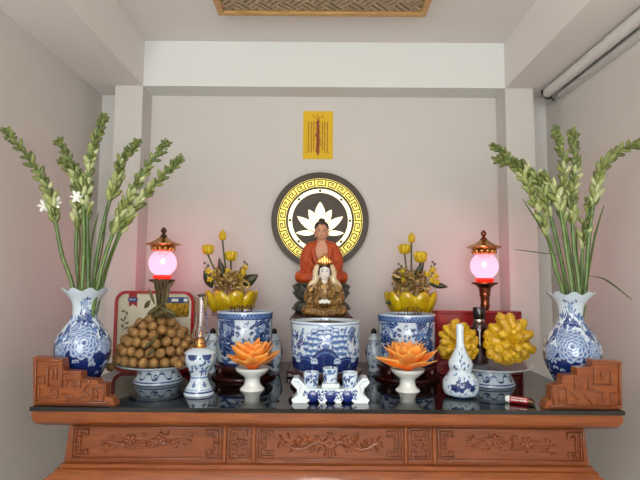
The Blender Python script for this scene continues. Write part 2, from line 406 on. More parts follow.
def carve_flower(mb, x, z, y, R, n=5, rot=0):
    for k in range(n):
        a = rot + 2 * PI * k / n
        mb.ell((x + math.cos(a) * R * .55, y, z + math.sin(a) * R * .55), (R * .5, R * .45, R * .36), (0, -a, 0), 8, 6)
    mb.ell((x, y - R * .12, z), (R * .28, R * .3, R * .28), None, 8, 6)
def carve_leaf(mb, x, z, y, L_, a):
    mb.ell((x + math.cos(a) * L_ / 2, y, z + math.sin(a) * L_ / 2), (L_ / 2, .009, L_ * .17), (0, -a, 0), 8, 6)
def key_corner(mb, x, z, sx, sz, u, y, d):
    K = [(0, 0), (5, 0), (5, 2), (3, 2), (3, 1.0)], [(0, 0), (0, 5), (2, 5), (2, 3), (1, 3)], [(2, 2), (2, 1)]
    for k in K: mb.bars([(x + sx * a * u, z + sz * b * u) for a, b in k], u * .42, y, d)
def apron_panel(p0, p1, kind):
    x0, x1 = at(p0, 444, YA).x - XT, at(p1, 444, YA).x - XT; z1, z0 = bz(428, YA), bz(459, YA)
    z0 += (x0 + x1) / 2 * 0; y = YA - YF
    mb = MB(); w, h = x1 - x0, z1 - z0
    mb.bars([(x0, z0), (x1, z0), (x1, z1), (x0, z1), (x0, z0)], .005, y, .007)
    cx, cz = (x0 + x1) / 2, (z0 + z1) / 2; rnd = random.Random(p0)
    if kind == 's':
        for sx in (-1, 1):
            for sz in (-1, 1):
                mb.bars([(cx + sx * .004, cz + sz * h * .42), (cx + sx * w * .34, cz + sz * h * .42), (cx + sx * w * .34, cz + sz * h * .24), (cx + sx * w * .15, cz + sz * h * .24), (cx + sx * w * .15, cz + sz * h * .1), (cx + sx * w * .34, cz + sz * h * .05)], .0055, y, .009)
        carve_flower(mb, cx, cz, y, .016, 6)
    else:
        for sx in (-1, 1):
            for sz in (-1, 1): key_corner(mb, cx + sx * (w / 2 - .01), cz + sz * (h / 2 - .01), -sx, -sz, .0082, y, .009)
        if kind == 'c':
            for sx in (-1, 1):
                mb.tube([(cx + sx * q, y - .003, cz + .012 * math.sin(q * 45) - .008) for q in [i * .01 for i in range(1, 17)]], .005, 6)
                for q, zz, R in ((.045, .012, .017), (.082, .016, .014), (.06, -.018, .014), (.118, -.002, .012)):
                    carve_flower(mb, cx + sx * q, cz + zz, y, R, 5, q * 50)
                for k in range(13):
                    q = .03 + k * .0115; a = rnd.uniform(.2, 1.4) * (1 if k % 2 else -1)
                    carve_leaf(mb, cx + sx * q, cz + rnd.uniform(-.012, .012), y, .026, a if sx > 0 else PI - a)
            carve_flower(mb, cx, cz, y, .024, 8, .3); carve_flower(mb, cx, cz + .026, y, .014, 5)
            for a in (-2.2, -1.57, -.95): carve_leaf(mb, cx, cz - .012, y, .036, a)
        else:
            sg = 1 if kind == 'l' else -1
            for st in (0, 1, 2):
                pts = [(cx + (q - .5) * w * .62, y - .003, cz + math.sin(q * 5 + st * 2.1) * .017 + (q - .5) * .02 * sg) for q in [i / 14 for i in range(15)]]
                mb.tube(pts, .0026, 6)
                for p in pts[1::3]: carve_leaf(mb, p[0], p[2], y, rnd.uniform(.014, .024), rnd.uniform(.5, 1.2) * rnd.choice((-1, 1)) + (0 if rnd.random() < .6 else PI))
            for q, zz, rf in ((-.05, .016, .02), (-.022, -.006, .017), (.055, .008, .021), (.014, .02, .014), (.088, -.012, .015), (-.095, -.002, .016), (.12, .01, .012)):
                carve_flower(mb, cx + sg * -q, cz + zz, y, rf, 5, q * 40)
    o = obj('carved_panel', mb, 'woodpan', T, sharp=50)
for a in ((73, 221, 'l'), (229, 250, 's'), (258, 402, 'c'), (409, 430, 's'), (438, 583, 'r')): apron_panel(*a)
for p in (225, 254, 405.5, 434):
    x = at(p, 444, YA).x - XT
    obj('pilaster', MB().box((x, YA - YF - .004, (za0 + za1) / 2), (.012, .012, za1 - za0), bev=.003), 'wood', T)

g = MB().box((0, 0, -.007), (2 * HT + .004, .895, .014), bev=.0006)
tag(obj('glass_tabletop', g, 'glass_top', loc=(XT, YF + .4475 - .005, ZT)), 'dark glossy glass sheet lying over the whole altar table top', 'glass top')

def ear(poly, keys, label, Y=1.625):
    P_ = [at(a, b, Y) for a, b in poly]; cx = sum(p.x for p in P_) / len(P_)
    t = thing('stepped_corner_board', label, 'corner board', (cx, Y, ZT))
    q = [(p.x - cx, max(p.z - ZT, 0)) for p in P_]
    obj('board', MB().extr(q, 0, .04), 'wood', t, smooth=False)
    mb = MB()
    for k in keys:
        mb.bars([(at(a, b, Y).x - cx, at(a, b, Y).z - ZT) for a, b in k], .0062, 0, .007)
    obj('carving', mb, 'woodpan', t, sharp=50)
    return t
def z2(l): return [(30 + a / 6.4, 350 + b / 6.4) for a, b in l]
LE = [(33, 412), (33, 357), (62, 359), (63.5, 371), (81, 372), (81.5, 379), (97, 380), (98, 384), (105.5, 384), (106, 397), (112, 398), (115, 412)]
LK = [z2(k) for k in ([(40, 320), (40, 65), (185, 65)], [(205, 95), (205, 235), (115, 235), (115, 110), (170, 110), (170, 190), (143, 190), (143, 140)],
     [(60, 170), (90, 170), (90, 215), (60, 215)], [(60, 250), (60, 300), (175, 300), (175, 260), (140, 260)], [(205, 235), (235, 235), (235, 190), (320, 190), (320, 240), (275, 240), (275, 215)],
     [(225, 155), (320, 155)], [(470, 225), (470, 320), (400, 320), (400, 235), (450, 235)], [(430, 270), (430, 300)], [(340, 200), (385, 200), (340, 260), (375, 290), (300, 310)], [(210, 280), (280, 300), (240, 320)], [(40, 335), (500, 335)])]
ear(LE, LK, 'carved stepped wooden board on the left end of the altar top')
def z3(l): return [(520 + a / 3, 260 + b / 3) for a, b in l]
RE = [(622.5, 414), (621.7, 361.7), (593, 360), (592, 367), (577, 368), (577, 375), (563, 375.5), (562, 384), (552, 386), (551, 400), (547, 402), (544, 414)]
RK = [z3(k) for k in ([(298, 430), (298, 312), (228, 312)], [(222, 325), (222, 375), (272, 375), (272, 335), (245, 335), (245, 358)], [(215, 390), (250, 400), (250, 425), (230, 425)], [(285, 400), (272, 400), (272, 425), (290, 425)],
     [(205, 390), (205, 350), (165, 350), (165, 385), (185, 385), (185, 370)], [(100, 430), (100, 385), (140, 385), (140, 425), (118, 425), (118, 402)], [(150, 395), (175, 415), (155, 430)], [(195, 405), (215, 430)], [(90, 437), (300, 437)])]
ear(RE, RK, 'carved stepped wooden board on the right end of the altar top')

# ------------------------------------------------------------------ blue and white patterns
def fl(u, v, cu, cv, R, n=9, base_=None, sq=1):
    du, dv = u - cu, (v - cv) * sq; d = np.hypot(du, dv); ph = np.arctan2(dv, du)
    b = np.full(u.shape, -1.0)
    for i, rr in enumerate((1, .82, .64, .46, .28)):
        e = rr * R * (.84 + .16 * np.abs(np.cos((n - i) * ph / 2 + i * 1.1)))
        t = (e - d) / (.18 * R); ins = t > 0
        b = np.where(ins, np.where(t < .22, .78, .04 + .62 * np.clip(t - .3, 0, 1) ** .8), b)
    b = np.where(d < .1 * R, .9, b)
    return b
def over(b, n): return np.where(n >= 0, n, b)
def leaf(b, u, v, cu, cv, L_, W_, a, val=.95):
    du, dv = u - cu, v - cv; x = du * math.cos(a) + dv * math.sin(a); y = -du * math.sin(a) + dv * math.cos(a)
    w = W_ * (1 - (x / L_) ** 2)
    b = np.where((np.abs(x) < L_) & (np.abs(y) < w), val, b)
    return np.where((np.abs(x) < L_ * .8) & (np.abs(y) < .1 * W_), .35, b)
def fold(th, k): s = 2 * PI / k; return (th + s / 2) % s - s / 2
def pat_vase(seed, R0, H):
    def f(T_, R_, Z_):
        rnd = random.Random(seed); k = 2
        u = fold(T_, k) * R0; v = Z_; b = np.zeros(T_.shape)
        for i in range(95):
            cu = rnd.uniform(-.16, .16); cv = rnd.uniform(.46, .80) * H
            b = leaf(b, u, v, cu, cv, rnd.uniform(.008, .018), rnd.uniform(.004, .008), rnd.uniform(0, PI), rnd.uniform(.45, 1))
        for i in range(20):
            b = leaf(b, u, v, rnd.uniform(-.035, .04), rnd.uniform(.7, .93) * H, rnd.uniform(.006, .013), .004, rnd.uniform(0, PI), rnd.uniform(.5, 1))
        b = over(b, fl(u, v, .0, .865 * H, .021, 6)); b = over(b, fl(u, v, .018, .80 * H, .014, 6))
        for cu, cv, a in ((-.035, .72, .3), (.015, .74, -.6), (.035, .71, 2.6), (.0, .715, .1), (-.08, .62, 1.2), (-.1, .5, .8), (.09, .6, 1.9), (.1, .48, 1.1), (-.02, .76, 1.5)):
            b = leaf(b, u, v, cu, cv * H, .022, .011, a)
        d = np.abs(np.hypot(u - .01, (v - .56 * H)) - .066); b = np.where((d < .003) & (v > .56 * H), .8, b)
        edge = .44 * H + .010 * np.abs(np.sin(u * 45 + seed)) + .016 * np.sin(u * 17 + seed)
        b = np.where(v < edge, .97, b)
        b = np.where((v < edge) & (v > edge - .004), .6, b)
        for i in range(26):
            cu = rnd.uniform(-.14, .14); cv = rnd.uniform(.12, .40)
            r = rnd.uniform(.008, .014); d = np.hypot(u - cu, (v - cv * H) * 1.4); b = np.where((d < r) & (d > r * .6) & (v > cv * H - .003), .1, b)
            b = np.where((d < r * .3), .2, b)
        b = over(b, fl(u, v, .085, .47 * H, .032, 7)); b = over(b, fl(u, v, -.08, .44 * H, .03, 7)); b = over(b, fl(u, v, .002, .51 * H, .06, 11)); b = over(b, fl(u, v, -.045, .62 * H, .022, 7))
        b = np.where(v < .09 * H, .1, b); b = np.where((v < .06 * H) & (v > .035 * H), .9, b)
        b = np.where(v > .965 * H, .0, b)
        return b
    return f
def pat_center(R0, H):
    def f(T_, R_, Z_):
        rnd = random.Random(5); k = 2; u = fold(T_, k) * R0; v = Z_; b = np.zeros(T_.shape)
        for i in range(150):
            cu = rnd.uniform(-.21, .21); cv = rnd.uniform(.3, .9) * H
            if rnd.random() < .6:
                r = rnd.uniform(.007, .012); d = np.hypot(u - cu, v - cv); b = np.where((d < r) & (v - cv > -r * .2), .45, b); b = np.where((d < r) & (d > r * .75) & (v > cv), .8, b)
            else: b = leaf(b, u, v, cu, cv, rnd.uniform(.008, .016), .004, rnd.uniform(0, PI), rnd.uniform(.6, 1))
        for r in (.085, .065, .045):
            n = int(r * 200)
            for q in range(n):
                a = 2 * PI * q / n + r * 30; cu, cv = math.cos(a) * r * .95, .55 * H + math.sin(a) * r * .75
                d = np.hypot(u - cu, v - cv); b = np.where(d < .0125, .06, b); b = np.where((d < .0125) & (v < cv), .72, b); b = np.where((d < .013) & (d > .0105), .6, b)
        d = np.hypot(u, (v - .55 * H) * 1.3); b = np.where(d < .028, .1, b); b = np.where((d < .028) & (d > .022), .85, b); b = np.where((d < .014), .7 + .25 * np.sign(np.sin(u * 700) * np.sin(v * 700)), b)
        for cu, cv, a in ((-.11, .62, .6), (-.13, .72, 1.4), (-.12, .52, 2.3), (.115, .75, .4), (.13, .6, 1.7)): b = leaf(b, u, v, cu, cv * H, .018, .009, a, .9)
        b = np.where(v < .13 * H, .97, b)
        for cu, cr in ((-.085, .058), (0, .066), (.085, .058), (.16, .05), (-.16, .05)):
            d = np.hypot(u - cu, (v - .03 * H) * (1. if cu else .72)); b = np.where(d < cr, .97, b); b = np.where((np.abs(d - cr * .84) < .0012), .5, b)
        for cu in (-.045, .045, -.125, .125):
            d = np.hypot(u - cu, v - .24 * H); b = np.where((d < .014) & (v > .24 * H - .006), .05, b); b = np.where((np.abs(d - .008) < .002) & (v > .24 * H), .7, b)
        b = np.where(v < .03 * H, .05, b)
        b = np.where((v > .955 * H) & (v < .97 * H), .6, b)
        return b
    return f
def pat_side(R0, H, seed):
    def f(T_, R_, Z_):
        rnd = random.Random(seed); k = 2; u = fold(T_, k) * R0; v = Z_; b = np.zeros(T_.shape) + .04
        for s in (-1, 1):
            for i in range(90):
                cu = s * rnd.uniform(.045, .13); cv = (rnd.uniform(.28, .85)) * H
                b = leaf(b, u, v, cu, cv, rnd.uniform(.008, .018), rnd.uniform(.004, .008), rnd.uniform(0, PI), rnd.uniform(.55, 1))
            b = over(b, fl(u, v, s * .085, .72 * H, .018, 7))
            for cv, w in ((.8, .02), (.5, .022), (.34, .03)): b = leaf(b, u, v, s * .07, cv * H, w, w * .5, s * .4, .95)
            b = np.where((np.abs(v - .4 * H - .01 * np.sin(u * 120)) < .003) & (np.abs(u) > .04), .8, b)
            for cv in (.62, .72): b = leaf(b, u, v, s * .03, cv * H, .013, .007, s * .5, .95)
        for i in range(16):
            b = leaf(b, u, v, rnd.uniform(-.06, .06), rnd.uniform(.2, .8) * H, rnd.uniform(.005, .012), .004, rnd.uniform(0, PI), rnd.uniform(.5, 1))
        b = leaf(b, u, v, 0, .76 * H, .012, .012, 0, 1)
        for i in range(34):
            b = leaf(b, u, v, rnd.uniform(-.13, .13), rnd.uniform(.06, .3) * H, rnd.uniform(.012, .026), .006, rnd.uniform(-.4, .4), rnd.uniform(.7, 1))
        band = (v > .88 * H) & (v < .975 * H)
        q = (np.sin(u * 420) * np.sin((v - .88 * H) * 330)) > 0
        b = np.where(band, np.where(q, .85, .45), b)
        b = np.where((v > .86 * H) & (v < .88 * H), .9, b); b = np.where(v > .975 * H, .06, b)
        b = np.where((v < .05 * H), .8, b)
        return b
    return f
def pat_bowlfoot(T_, R_, Z_):
    u = T_ * .09; v = Z_; b = np.zeros(T_.shape)
    ph = u * 110; w = .033 + .011 * np.tanh(2.2 * np.sin(ph))
    b = np.where((np.abs(v - w) < .0034), .92, b)
    for o_ in np.arange(-3, 3.01, .0571 * 2):
        b = np.where((np.abs(np.hypot(u - o_ - .02, v - .034) - .006) < .0022), .9, b)
    b = np.where((v > .054) & (v < .058), .8, b); b = np.where((v > .009) & (v < .014), .9, b); b = np.where((v > .004) & (v < .006), .6, b)
    return b
def pat_small(seed, R0, H, dens=30, lo=.05, hi=.95, big=0):
    def f(T_, R_, Z_):
        rnd = random.Random(seed); u = T_ * R0; v = Z_; b = np.zeros(T_.shape)
        for i in range(dens):
            b = leaf(b, u, v, rnd.uniform(-PI, PI) * R0, rnd.uniform(lo, hi) * H, rnd.uniform(.005, .012), rnd.uniform(.002, .005), rnd.uniform(0, PI), rnd.uniform(.45, 1))
        for i in range(big):
            b = over(b, fl(u, v, (i - big / 2 + .5) * 2 * PI * R0 / big, (lo + hi) / 2 * H, .018, 7))
        return b
    return f

# ------------------------------------------------------------------ vases with tuberoses
VY = 1.78
def dense(pts, k=14): return smoothprof(pts, k)
def vase(px, sil, label, seed, nm='flower_vase'):
    b = base(px, VY, py=340); pr = prof(px, VY, sil)
    pr = [(r * .945, z) for r, z in pr]
    pr[-1] = (pr[-1][0], 0); pr = pr[::-1]
    H = pr[-1][1]
    out = dense(pr, 16); n = len(out)
    inner = [(max(r - .007, .004), z) for r, z in out[::-4] if z > .02]
    inner[0] = (out[-1][0] - .004, H + .0)
    full = [(out[0][0] * .8, .004)] + out + inner + [(0.0, .02)]
    def wave(r, z, a, i):
        w = max(0, (z - .93 * H) / (.07 * H)) ** 1.3
        return r * (1 + .055 * w * math.cos(9 * a)), z + .006 * w * math.cos(9 * a)
    mb = MB().lathe(full, 220, wave=wave, colf=pat_vase(seed, .095, H))
    o = obj(nm, mb, 'porc', loc=b, sharp=80); tag(o, label, 'vase'); return o, H
SILL = [(23, 289), (21.5, 291), (14, 300), (12, 308), (13, 317), (19, 326), (26, 337), (28, 348), (26.5, 360), (20, 374), (13.5, 386), (14.5, 391), (15, 394)]
SILR = [(a, b + 4) for a, b in SILL[:-1]] + [(15, 395)]
VL, HL_ = vase(83.5, SILL, 'blue and white porcelain vase holding tuberoses behind the left corner board', 3)
VR, HR_ = vase(571.5, SILR, 'blue and white porcelain vase holding tuberoses behind the right corner board', 8)

G1, G2, G3, G4 = lin((124, 134, 70)), lin((150, 160, 98)), lin((94, 104, 50)), lin((176, 182, 130))
def stem(px_path, label, vx, dy0, group, bud_from=.55, side=(), flowers=(), leaves=(), rad=.0088, seed=0, dyt=0, budn=26, vpy=289):
    rnd = random.Random(seed)
    root = Vector((vx.location.x, VY, ZT))
    n = len(px_path)
    pts = []
    for i, (a, b) in enumerate(px_path):
        t = i / (n - 1); pts.append(at(a, b, VY + dy0 * (1 - t) + dyt * t))
    # hidden foot inside the vase
    top = pts[0]; foot = Vector((vx.location.x + (top.x - vx.location.x) * .35, VY + dy0 * .35, ZT + .17))
    pts = [foot] + pts; pts_s = spline(pts, 10)
    loc = foot.copy(); P_ = [p - loc for p in pts_s]; m_ = len(P_)
    t = thing('tuberose_stem', label, 'flower stem', loc, group)
    obj('stalk', MB().tube(P_, [rad * (1 - .45 * (i / m_)) for i in range(m_)], 8), 'stemg', t)
    mb = MB(); s0 = int(m_ * bud_from)
    budn = int(budn * 1.7)
    for k in range(budn):
        q = k / (budn - 1); i = min(m_ - 2, int(s0 + (m_ - 1 - s0) * q)); p = P_[i]
        tg = (P_[min(i + 1, m_ - 1)] - P_[max(i - 1, 0)]).normalized()
        side_ = tg.cross(Vector((0, 1, 0))).normalized(); w = tg.cross(side_)
        ang = k * 2.4 + seed; o_ = side_ * math.cos(ang) + w * math.sin(ang)
        L_ = (.022 * (1 - .55 * q) + .003) * rnd.uniform(.8, 1.2); sp = .38 + .4 * q + rnd.uniform(-.14, .14)
        d = (tg * (1 - sp * .45) + o_ * sp).normalized(); c = p + o_ * .004 + d * L_ * .7
        z = d; x = z.orthogonal().normalized(); y = z.cross(x)
        R = Matrix((x, y, z)).transposed()
        col = [G1, G2, G4, G3][rnd.randrange(4)] if q < .6 else [G3, G1, G3][rnd.randrange(3)]
        mb.ell(c, (L_ * .36 + .001, L_ * .36 + .001, L_), mtx=R, n=8, m=6, col=col)
        mb.ell(c - d * L_ * .75, (L_ * .22, L_ * .22, L_ * .6), mtx=R, n=6, m=5, col=G3)
    for k in range(34):
        d = Vector((rnd.uniform(-1, 1), rnd.uniform(-1, 1), rnd.uniform(-1, 1))); i = m_ - 1 - int((m_ - s0) * .22 * (k / 34))
        r_ = rnd.uniform(.0045, .0068); mb.ell(P_[i] + d * .0125, (r_ * .85, r_ * .85, r_ * 1.2), (rnd.uniform(-1, 1), rnd.uniform(-1, 1), 0), n=6, m=5, col=[G3, G1, G3][k % 3])
    obj('bud_spike', mb, 'buds', t)
    for (a, b) in flowers:
        c = at(a, b, VY - .012) - loc; mb = MB()
        for k in range(6):
            an = k * PI / 3; d = Vector((math.cos(an), -.55, math.sin(an))).normalized()
            x = d.orthogonal().normalized(); R = Matrix((x, d.cross(x), d)).transposed()
            mb.ell(c + d * .013, (.0078, .0035, .016), mtx=R, n=8, m=6)
        mb.ell(c, .006, n=8, m=6); obj('open_flower', mb, 'petalw', t)
    for lf in leaves:
        L_pts = spline([at(a, b, VY + dy0 * .5 - .005) - loc for a, b in lf], 6)
        k = len(L_pts)
        obj('leaf', MB().tube(L_pts, [.0008 + .0075 * math.sin(PI * min(1, (i + 1) / k * .93 + .05)) ** .7 for i in range(k)], 8, flat=.22), 'leafg', t)
    return t
gl_, gr_ = 'tuberose stems in the left vase', 'tuberose stems in the right vase'
stem([(73, 289), (62, 255), (56, 225), (48, 190), (30, 160), (5, 130)], 'leftmost tuberose stem bending far out toward the left wall', VL, -.01, gl_, .52, flowers=((46, 206), (57, 203)), leaves=(((72, 288), (62, 250), (54, 215)),), seed=1, dyt=-.05)
stem([(79, 289), (76, 250), (78, 205), (74, 170), (58, 140)], 'tuberose stem with bent tip second from the left in the left vase', VL, .03, gl_, .5, flowers=(), leaves=(((78, 286), (80, 235), (72, 198)),), seed=2)
stem([(82, 289), (84, 240), (82, 195), (76, 175), (62, 161)], 'short tuberose stem with a white open flower in the left vase', VL, -.03, gl_, .6, flowers=((78, 197),), seed=3, budn=18)
stem([(88, 289), (87, 230), (88, 180), (94, 145), (105, 116)], 'tallest upright thick tuberose stem in the left vase', VL, .0, gl_, .45, leaves=(((89, 280), (92, 240), (99, 212)),), rad=.0105, seed=4, budn=34)
stem([(93, 289), (98, 250), (107, 210), (117, 180), (122, 160), (138, 142)], 'tuberose stem right of the tallest one, tip near the white column', VL, .03, gl_, .55, leaves=(((93, 285), (102, 250), (108, 200)),), seed=5)
stem([(97, 289), (107, 250), (124, 208), (142, 175), (168, 141)], 'tuberose stem second from the right in the left vase', VL, -.02, gl_, .48, seed=6, budn=32)
stem([(101, 289), (113, 250), (130, 215), (155, 184), (181, 158)], 'rightmost tuberose stem in the left vase reaching over the pink lamp', VL, .02, gl_, .5, leaves=(((101, 285), (116, 240), (126, 210)),), seed=7, budn=30)
stem([(563, 293), (556, 270), (547, 235), (530, 190), (515, 165), (494, 146)], 'leftmost tuberose stem in the right vase, drooping to the left', VR, .0, gr_, .5, leaves=(((556, 262), (545, 235), (522, 198)),), seed=11, budn=32)
stem([(567, 293), (560, 255), (550, 215), (537, 180), (520, 165), (495, 160)], 'second tuberose stem from the left in the right vase, tip under the first', VR, .03, gr_, .5, leaves=(((560, 255), (535, 252), (513, 249)),), seed=12, budn=30)
stem([(572, 293), (567, 255), (560, 210), (552, 185), (540, 175)], 'short tuberose stem low in the middle of the right vase', VR, -.03, gr_, .6, seed=13, budn=16)
stem([(574, 293), (569, 250), (562, 205), (564, 165), (555, 129)], 'tall upright tuberose stem with left-hand tip in the right vase', VR, .03, gr_, .52, leaves=(((568, 270), (566, 235), (558, 215)),), seed=14, budn=28)
stem([(579, 293), (574, 250), (572, 205), (575, 165), (572, 131)], 'tall upright tuberose stem with right-hand tip in the right vase', VR, -.01, gr_, .52, seed=15, budn=28)
stem([(585, 293), (588, 250), (593, 205), (601, 170), (618, 152), (640, 143)], 'rightmost tuberose stem bending toward the right wall', VR, .01, gr_, .5, leaves=(((586, 290), (594, 240), (604, 205)), ((588, 276), (606, 280), (632, 300))), seed=16, dyt=-.03, budn=32)
stem([(581, 293), (582, 260), (584, 235), (590, 200)], 'short tuberose stem beside the rightmost one in the right vase', VR, .04, gr_, .62, leaves=(((581, 285), (577, 255), (576, 225)),), seed=17, budn=12)

# ------------------------------------------------------------------ wall disc
DY = YB
dc = at(320, 220.5, DY - .03); RD = 49 / F * (DY - .03)
t = thing('lotus_wall_lamp', 'round dark brown wall lamp with lit lotus and key border', 'wall lamp', (dc.x, DY, dc.z))
def disc(mb, r0, r1, y0, y1, n=96):
    v = []; f = []
    for r, y in ((r0, y0), (r1, y0), (r1, y1), (r0, y1)):
        for j in range(n): a = 2 * PI * j / n; v.append((r * math.cos(a), y, r * math.sin(a)))
    for k in range(4):
        for j in range(n): f.append((k * n + j, k * n + (j + 1) % n, ((k + 1) % 4) * n + (j + 1) % n, ((k + 1) % 4) * n + j))
    return mb.add(v, f)
mb = MB(); disc(mb, .0005, RD, -.03, 0); disc(mb, RD * .875, RD, -.038, -.029); disc(mb, RD * .655, RD * .70, -.034, -.029); disc(mb, .0005, RD * .575, -.034, -.029)
obj('disc', mb, 'disc', t)
mb = MB(); disc(mb, RD * .70, RD * .875, -.033, -.0295); obj('lit_band', mb, 'glowy', t)
mb = MB(); disc(mb, RD * .575, RD * .655, -.033, -.0295); obj('lit_ring', mb, 'gloww', t)
mb = MB(); NK = 22
def pol(a, r): an = a / NK * 2 * PI; R = RD * (.70 + .175 * r); return (R * math.cos(an), R * math.sin(an))
for k in range(NK):
    for path in ([(0, .14), (.72, .14), (.72, .66), (.3, .66), (.3, .42), (.5, .42)], [(0, .14), (0, .88), (1, .88), (1, .14)]):
        pp = []
        for a, b in zip(path[:-1], path[1:]):
            for q in range(3): pp.append((a[0] + (b[0] - a[0]) * q / 3, a[1] + (b[1] - a[1]) * q / 3))
        pp.append(path[-1]); mb.bars([pol(k + a, r) for a, r in pp], .0052, -.0325, .003)
obj('key_fret', mb, 'disc', t, smooth=False)
mb = MB()
for k in range(8):
    a = k * PI / 4; mb.ell((math.cos(a) * RD * .615, -.034, math.sin(a) * RD * .615), (.008, .003, .008), None, 12, 6)
obj('ring_stud', mb, 'disc', t)
u_ = RD / 168
PET = [((0, -15), (0, 65), 19), ((0, -30), (-40, 38), 17), ((0, -30), (40, 38), 17), ((-8, -38), (-80, 14), 15), ((8, -38), (80, 14), 15), ((-18, -44), (-84, -44), 10), ((18, -44), (84, -44), 10), ((-16, -40), (-62, -14), 7), ((16, -40), (62, -14), 7)]
for i, (a, b, w) in enumerate(PET):
    A, B = Vector(a), Vector(b); d = B - A; L_ = d.length; d.normalize(); nn = Vector((-d.y, d.x)); pol_ = []
    for q in range(0, 13): s = q / 12; pol_.append(A + d * L_ * s + nn * w * (math.sin(PI * s ** .8) ** .8 if 0 < s < 1 else 0))
    for q in range(11, 0, -1): s = q / 12; pol_.append(A + d * L_ * s - nn * w * (math.sin(PI * s ** .8) ** .8))
    obj('lit_petal', MB().extr([(p.x * u_, p.y * u_) for p in pol_], -.0375 - .0005 * (9 - i), -.033), 'gloww', t, smooth=False)
    # dark gap lines round each petal
    q2 = [(p.x * u_, p.y * u_) for p in pol_] + [(pol_[0].x * u_, pol_[0].y * u_)]
    mb = MB(); mb.bars(q2, .0022, -.037 - .0005 * (9 - i), .002); obj('petal_outline', mb, 'disc', t, smooth=False)

# talisman
pc = at(318, 135, YB - .002); pw_, ph_ = 30.5 / F * YB, 50 / F * YB
t = thing('paper_talisman', 'yellow paper with dark red vertical script pasted on the back wall', 'paper', (pc.x, YB, pc.z - ph_ / 2))
obj('sheet', MB().box((0, -.0015, ph_ / 2), (pw_, .003, ph_)), 'paper', t, smooth=False)
mb = MB(); rnd = random.Random(2); y = -.003
def ink(x, z, w, h): D = rnd.uniform(.0006, .0016); mb.box((x, y - D / 2, z), (w * 1.3 + .0008, D, h * 1.1 + .0006))
for col in (-.053, -.037, -.024, .024, .037, .053):
    z = ph_ * .77
    while z > ph_ * (.12 if abs(col) > .03 else .18):
        ink(col + rnd.uniform(-.001, .001), z, .0045, .0012); ink(col + rnd.uniform(-.001, .001), z - .0025, .0012, .004)
        if rnd.random() < .5: ink(col, z - .0045, .004, .001)
        z -= .0075
for k in range(46):
    z = ph_ * (.13 + .66 * k / 46); ink(rnd.uniform(-.006, .006), z, rnd.uniform(.010, .022), .0018); ink(rnd.uniform(-.009, .009), z + .002, .0025, .005)
ink(0, ph_ * .45, .006, ph_ * .68)
mb.bars([(-.026, ph_ * .86), (-.013, ph_ * .875), (0, ph_ * .91), (.013, ph_ * .875), (.026, ph_ * .86)], .0022, y, .0008)
mb.bars([(-.01, ph_ * .84), (0, ph_ * .87), (.01, ph_ * .84), (-.01, ph_ * .84)], .0022, y, .0008)
for sx in (-1, 1): mb.bars([(sx * .062, ph_ * .12), (sx * .05, ph_ * .2)], .002, y, .0008); ink(sx * .027, ph_ * .9, .006, .004)
obj('script', mb, 'ink', t, smooth=False)

# ------------------------------------------------------------------ pedestal + statues
PZ = .26
pb = base(321.5, 2.29)
t = thing('statue_pedestal', 'tall dark maroon pedestal behind the central incense burner', 'pedestal', pb)
obj('top', MB().box((0, 0, PZ - .012), (.272, .41, .024), bev=.006), 'maroon', t)
obj('body', MB().box((0, 0, PZ / 2), (.24, .36, PZ - .05), bev=.004), 'maroon', t)
obj('plinth', MB().box((0, 0, .0125), (.30, .41, .025), bev=.006), 'maroon', t)

BY = 2.36
bb = base(321.5, BY, ZT + PZ, 260)
t = thing('buddha_statue', 'seated statue in orange robe on a dark grey lotus seat', 'statue', bb)
LZ = .142
mb = MB().lathe(smoothprof([(.10, 0), (.125, .004), (.13, .02), (.10, .05), (.085, .07), (.10, .095), (.125, .125), (.118, LZ), (0, LZ)], 4), 48)
for ring, (R, z, n, L_, w, tilt) in enumerate(((.118, .098, 16, .05, .026, .5), (.112, .072, 16, .045, .024, .75), (.117, .04, 16, -.042, .024, .7))):
    for k in range(n):
        a = 2 * PI * (k + .5 * (ring % 2)) / n; s = 1 if L_ > 0 else -1
        d = Vector((math.cos(a) * math.sin(tilt), math.sin(a) * math.sin(tilt), s * math.cos(tilt)))
        tn = Vector((-math.sin(a), math.cos(a), 0)); nn = tn.cross(d)
        R3 = Matrix((tn, nn, d)).transposed()
        c = Vector((math.cos(a) * R, math.sin(a) * R, z)) + d * .006
        mb.ell(c, (w, .010, abs(L_) * .55), mtx=R3, n=10, m=8)
        mb.ell(c + d * abs(L_) * .5 + Vector((math.cos(a), math.sin(a), 0)) * .004, (.006, .005, .008), mtx=R3, n=6, m=5)
obj('lotus_seat', mb, 'stone', t)
def statue_head(mb, c, w, h):   # head with nose, ears, chin
    mb.ell(c, (w, w * 1.08, h), n=20, m=14)
    mb.ell((c[0], c[1] - w * .25, c[2] - h * .5), (w * .72, w * .8, h * .5), n=16, m=10)
    mb.ell((c[0], c[1] - w * 1.06, c[2] - h * .15), (w * .13, w * .2, h * .24), (.25, 0, 0), n=8, m=6)
    mb.ell((c[0], c[1] - w * .98, c[2] - h * .52), (w * .26, w * .12, h * .07), n=8, m=6)
    for s in (-1, 1): mb.ell((c[0] + s * w * 1.0, c[1], c[2] - h * .22), (w * .12, w * .22, h * .5), n=8, m=6)
z0 = LZ
mb = MB(); hc = (0, -.012, z0 + .252)
statue_head(mb, hc, .032, .046)
mb.tube([(0, -.004, z0 + .16), (0, -.008, z0 + .23)], [.03, .02], 12)
mb.ell((0, -.008, z0 + .150), (.05, .036, .06))
mb.tube(spline([(-.05, -.05, z0 + .055), (-.02, -.075, z0 + .045), (.01, -.082, z0 + .045)], 4), [.012, .012, .012, .013, .012, .011, .011, .01, .009], 8)
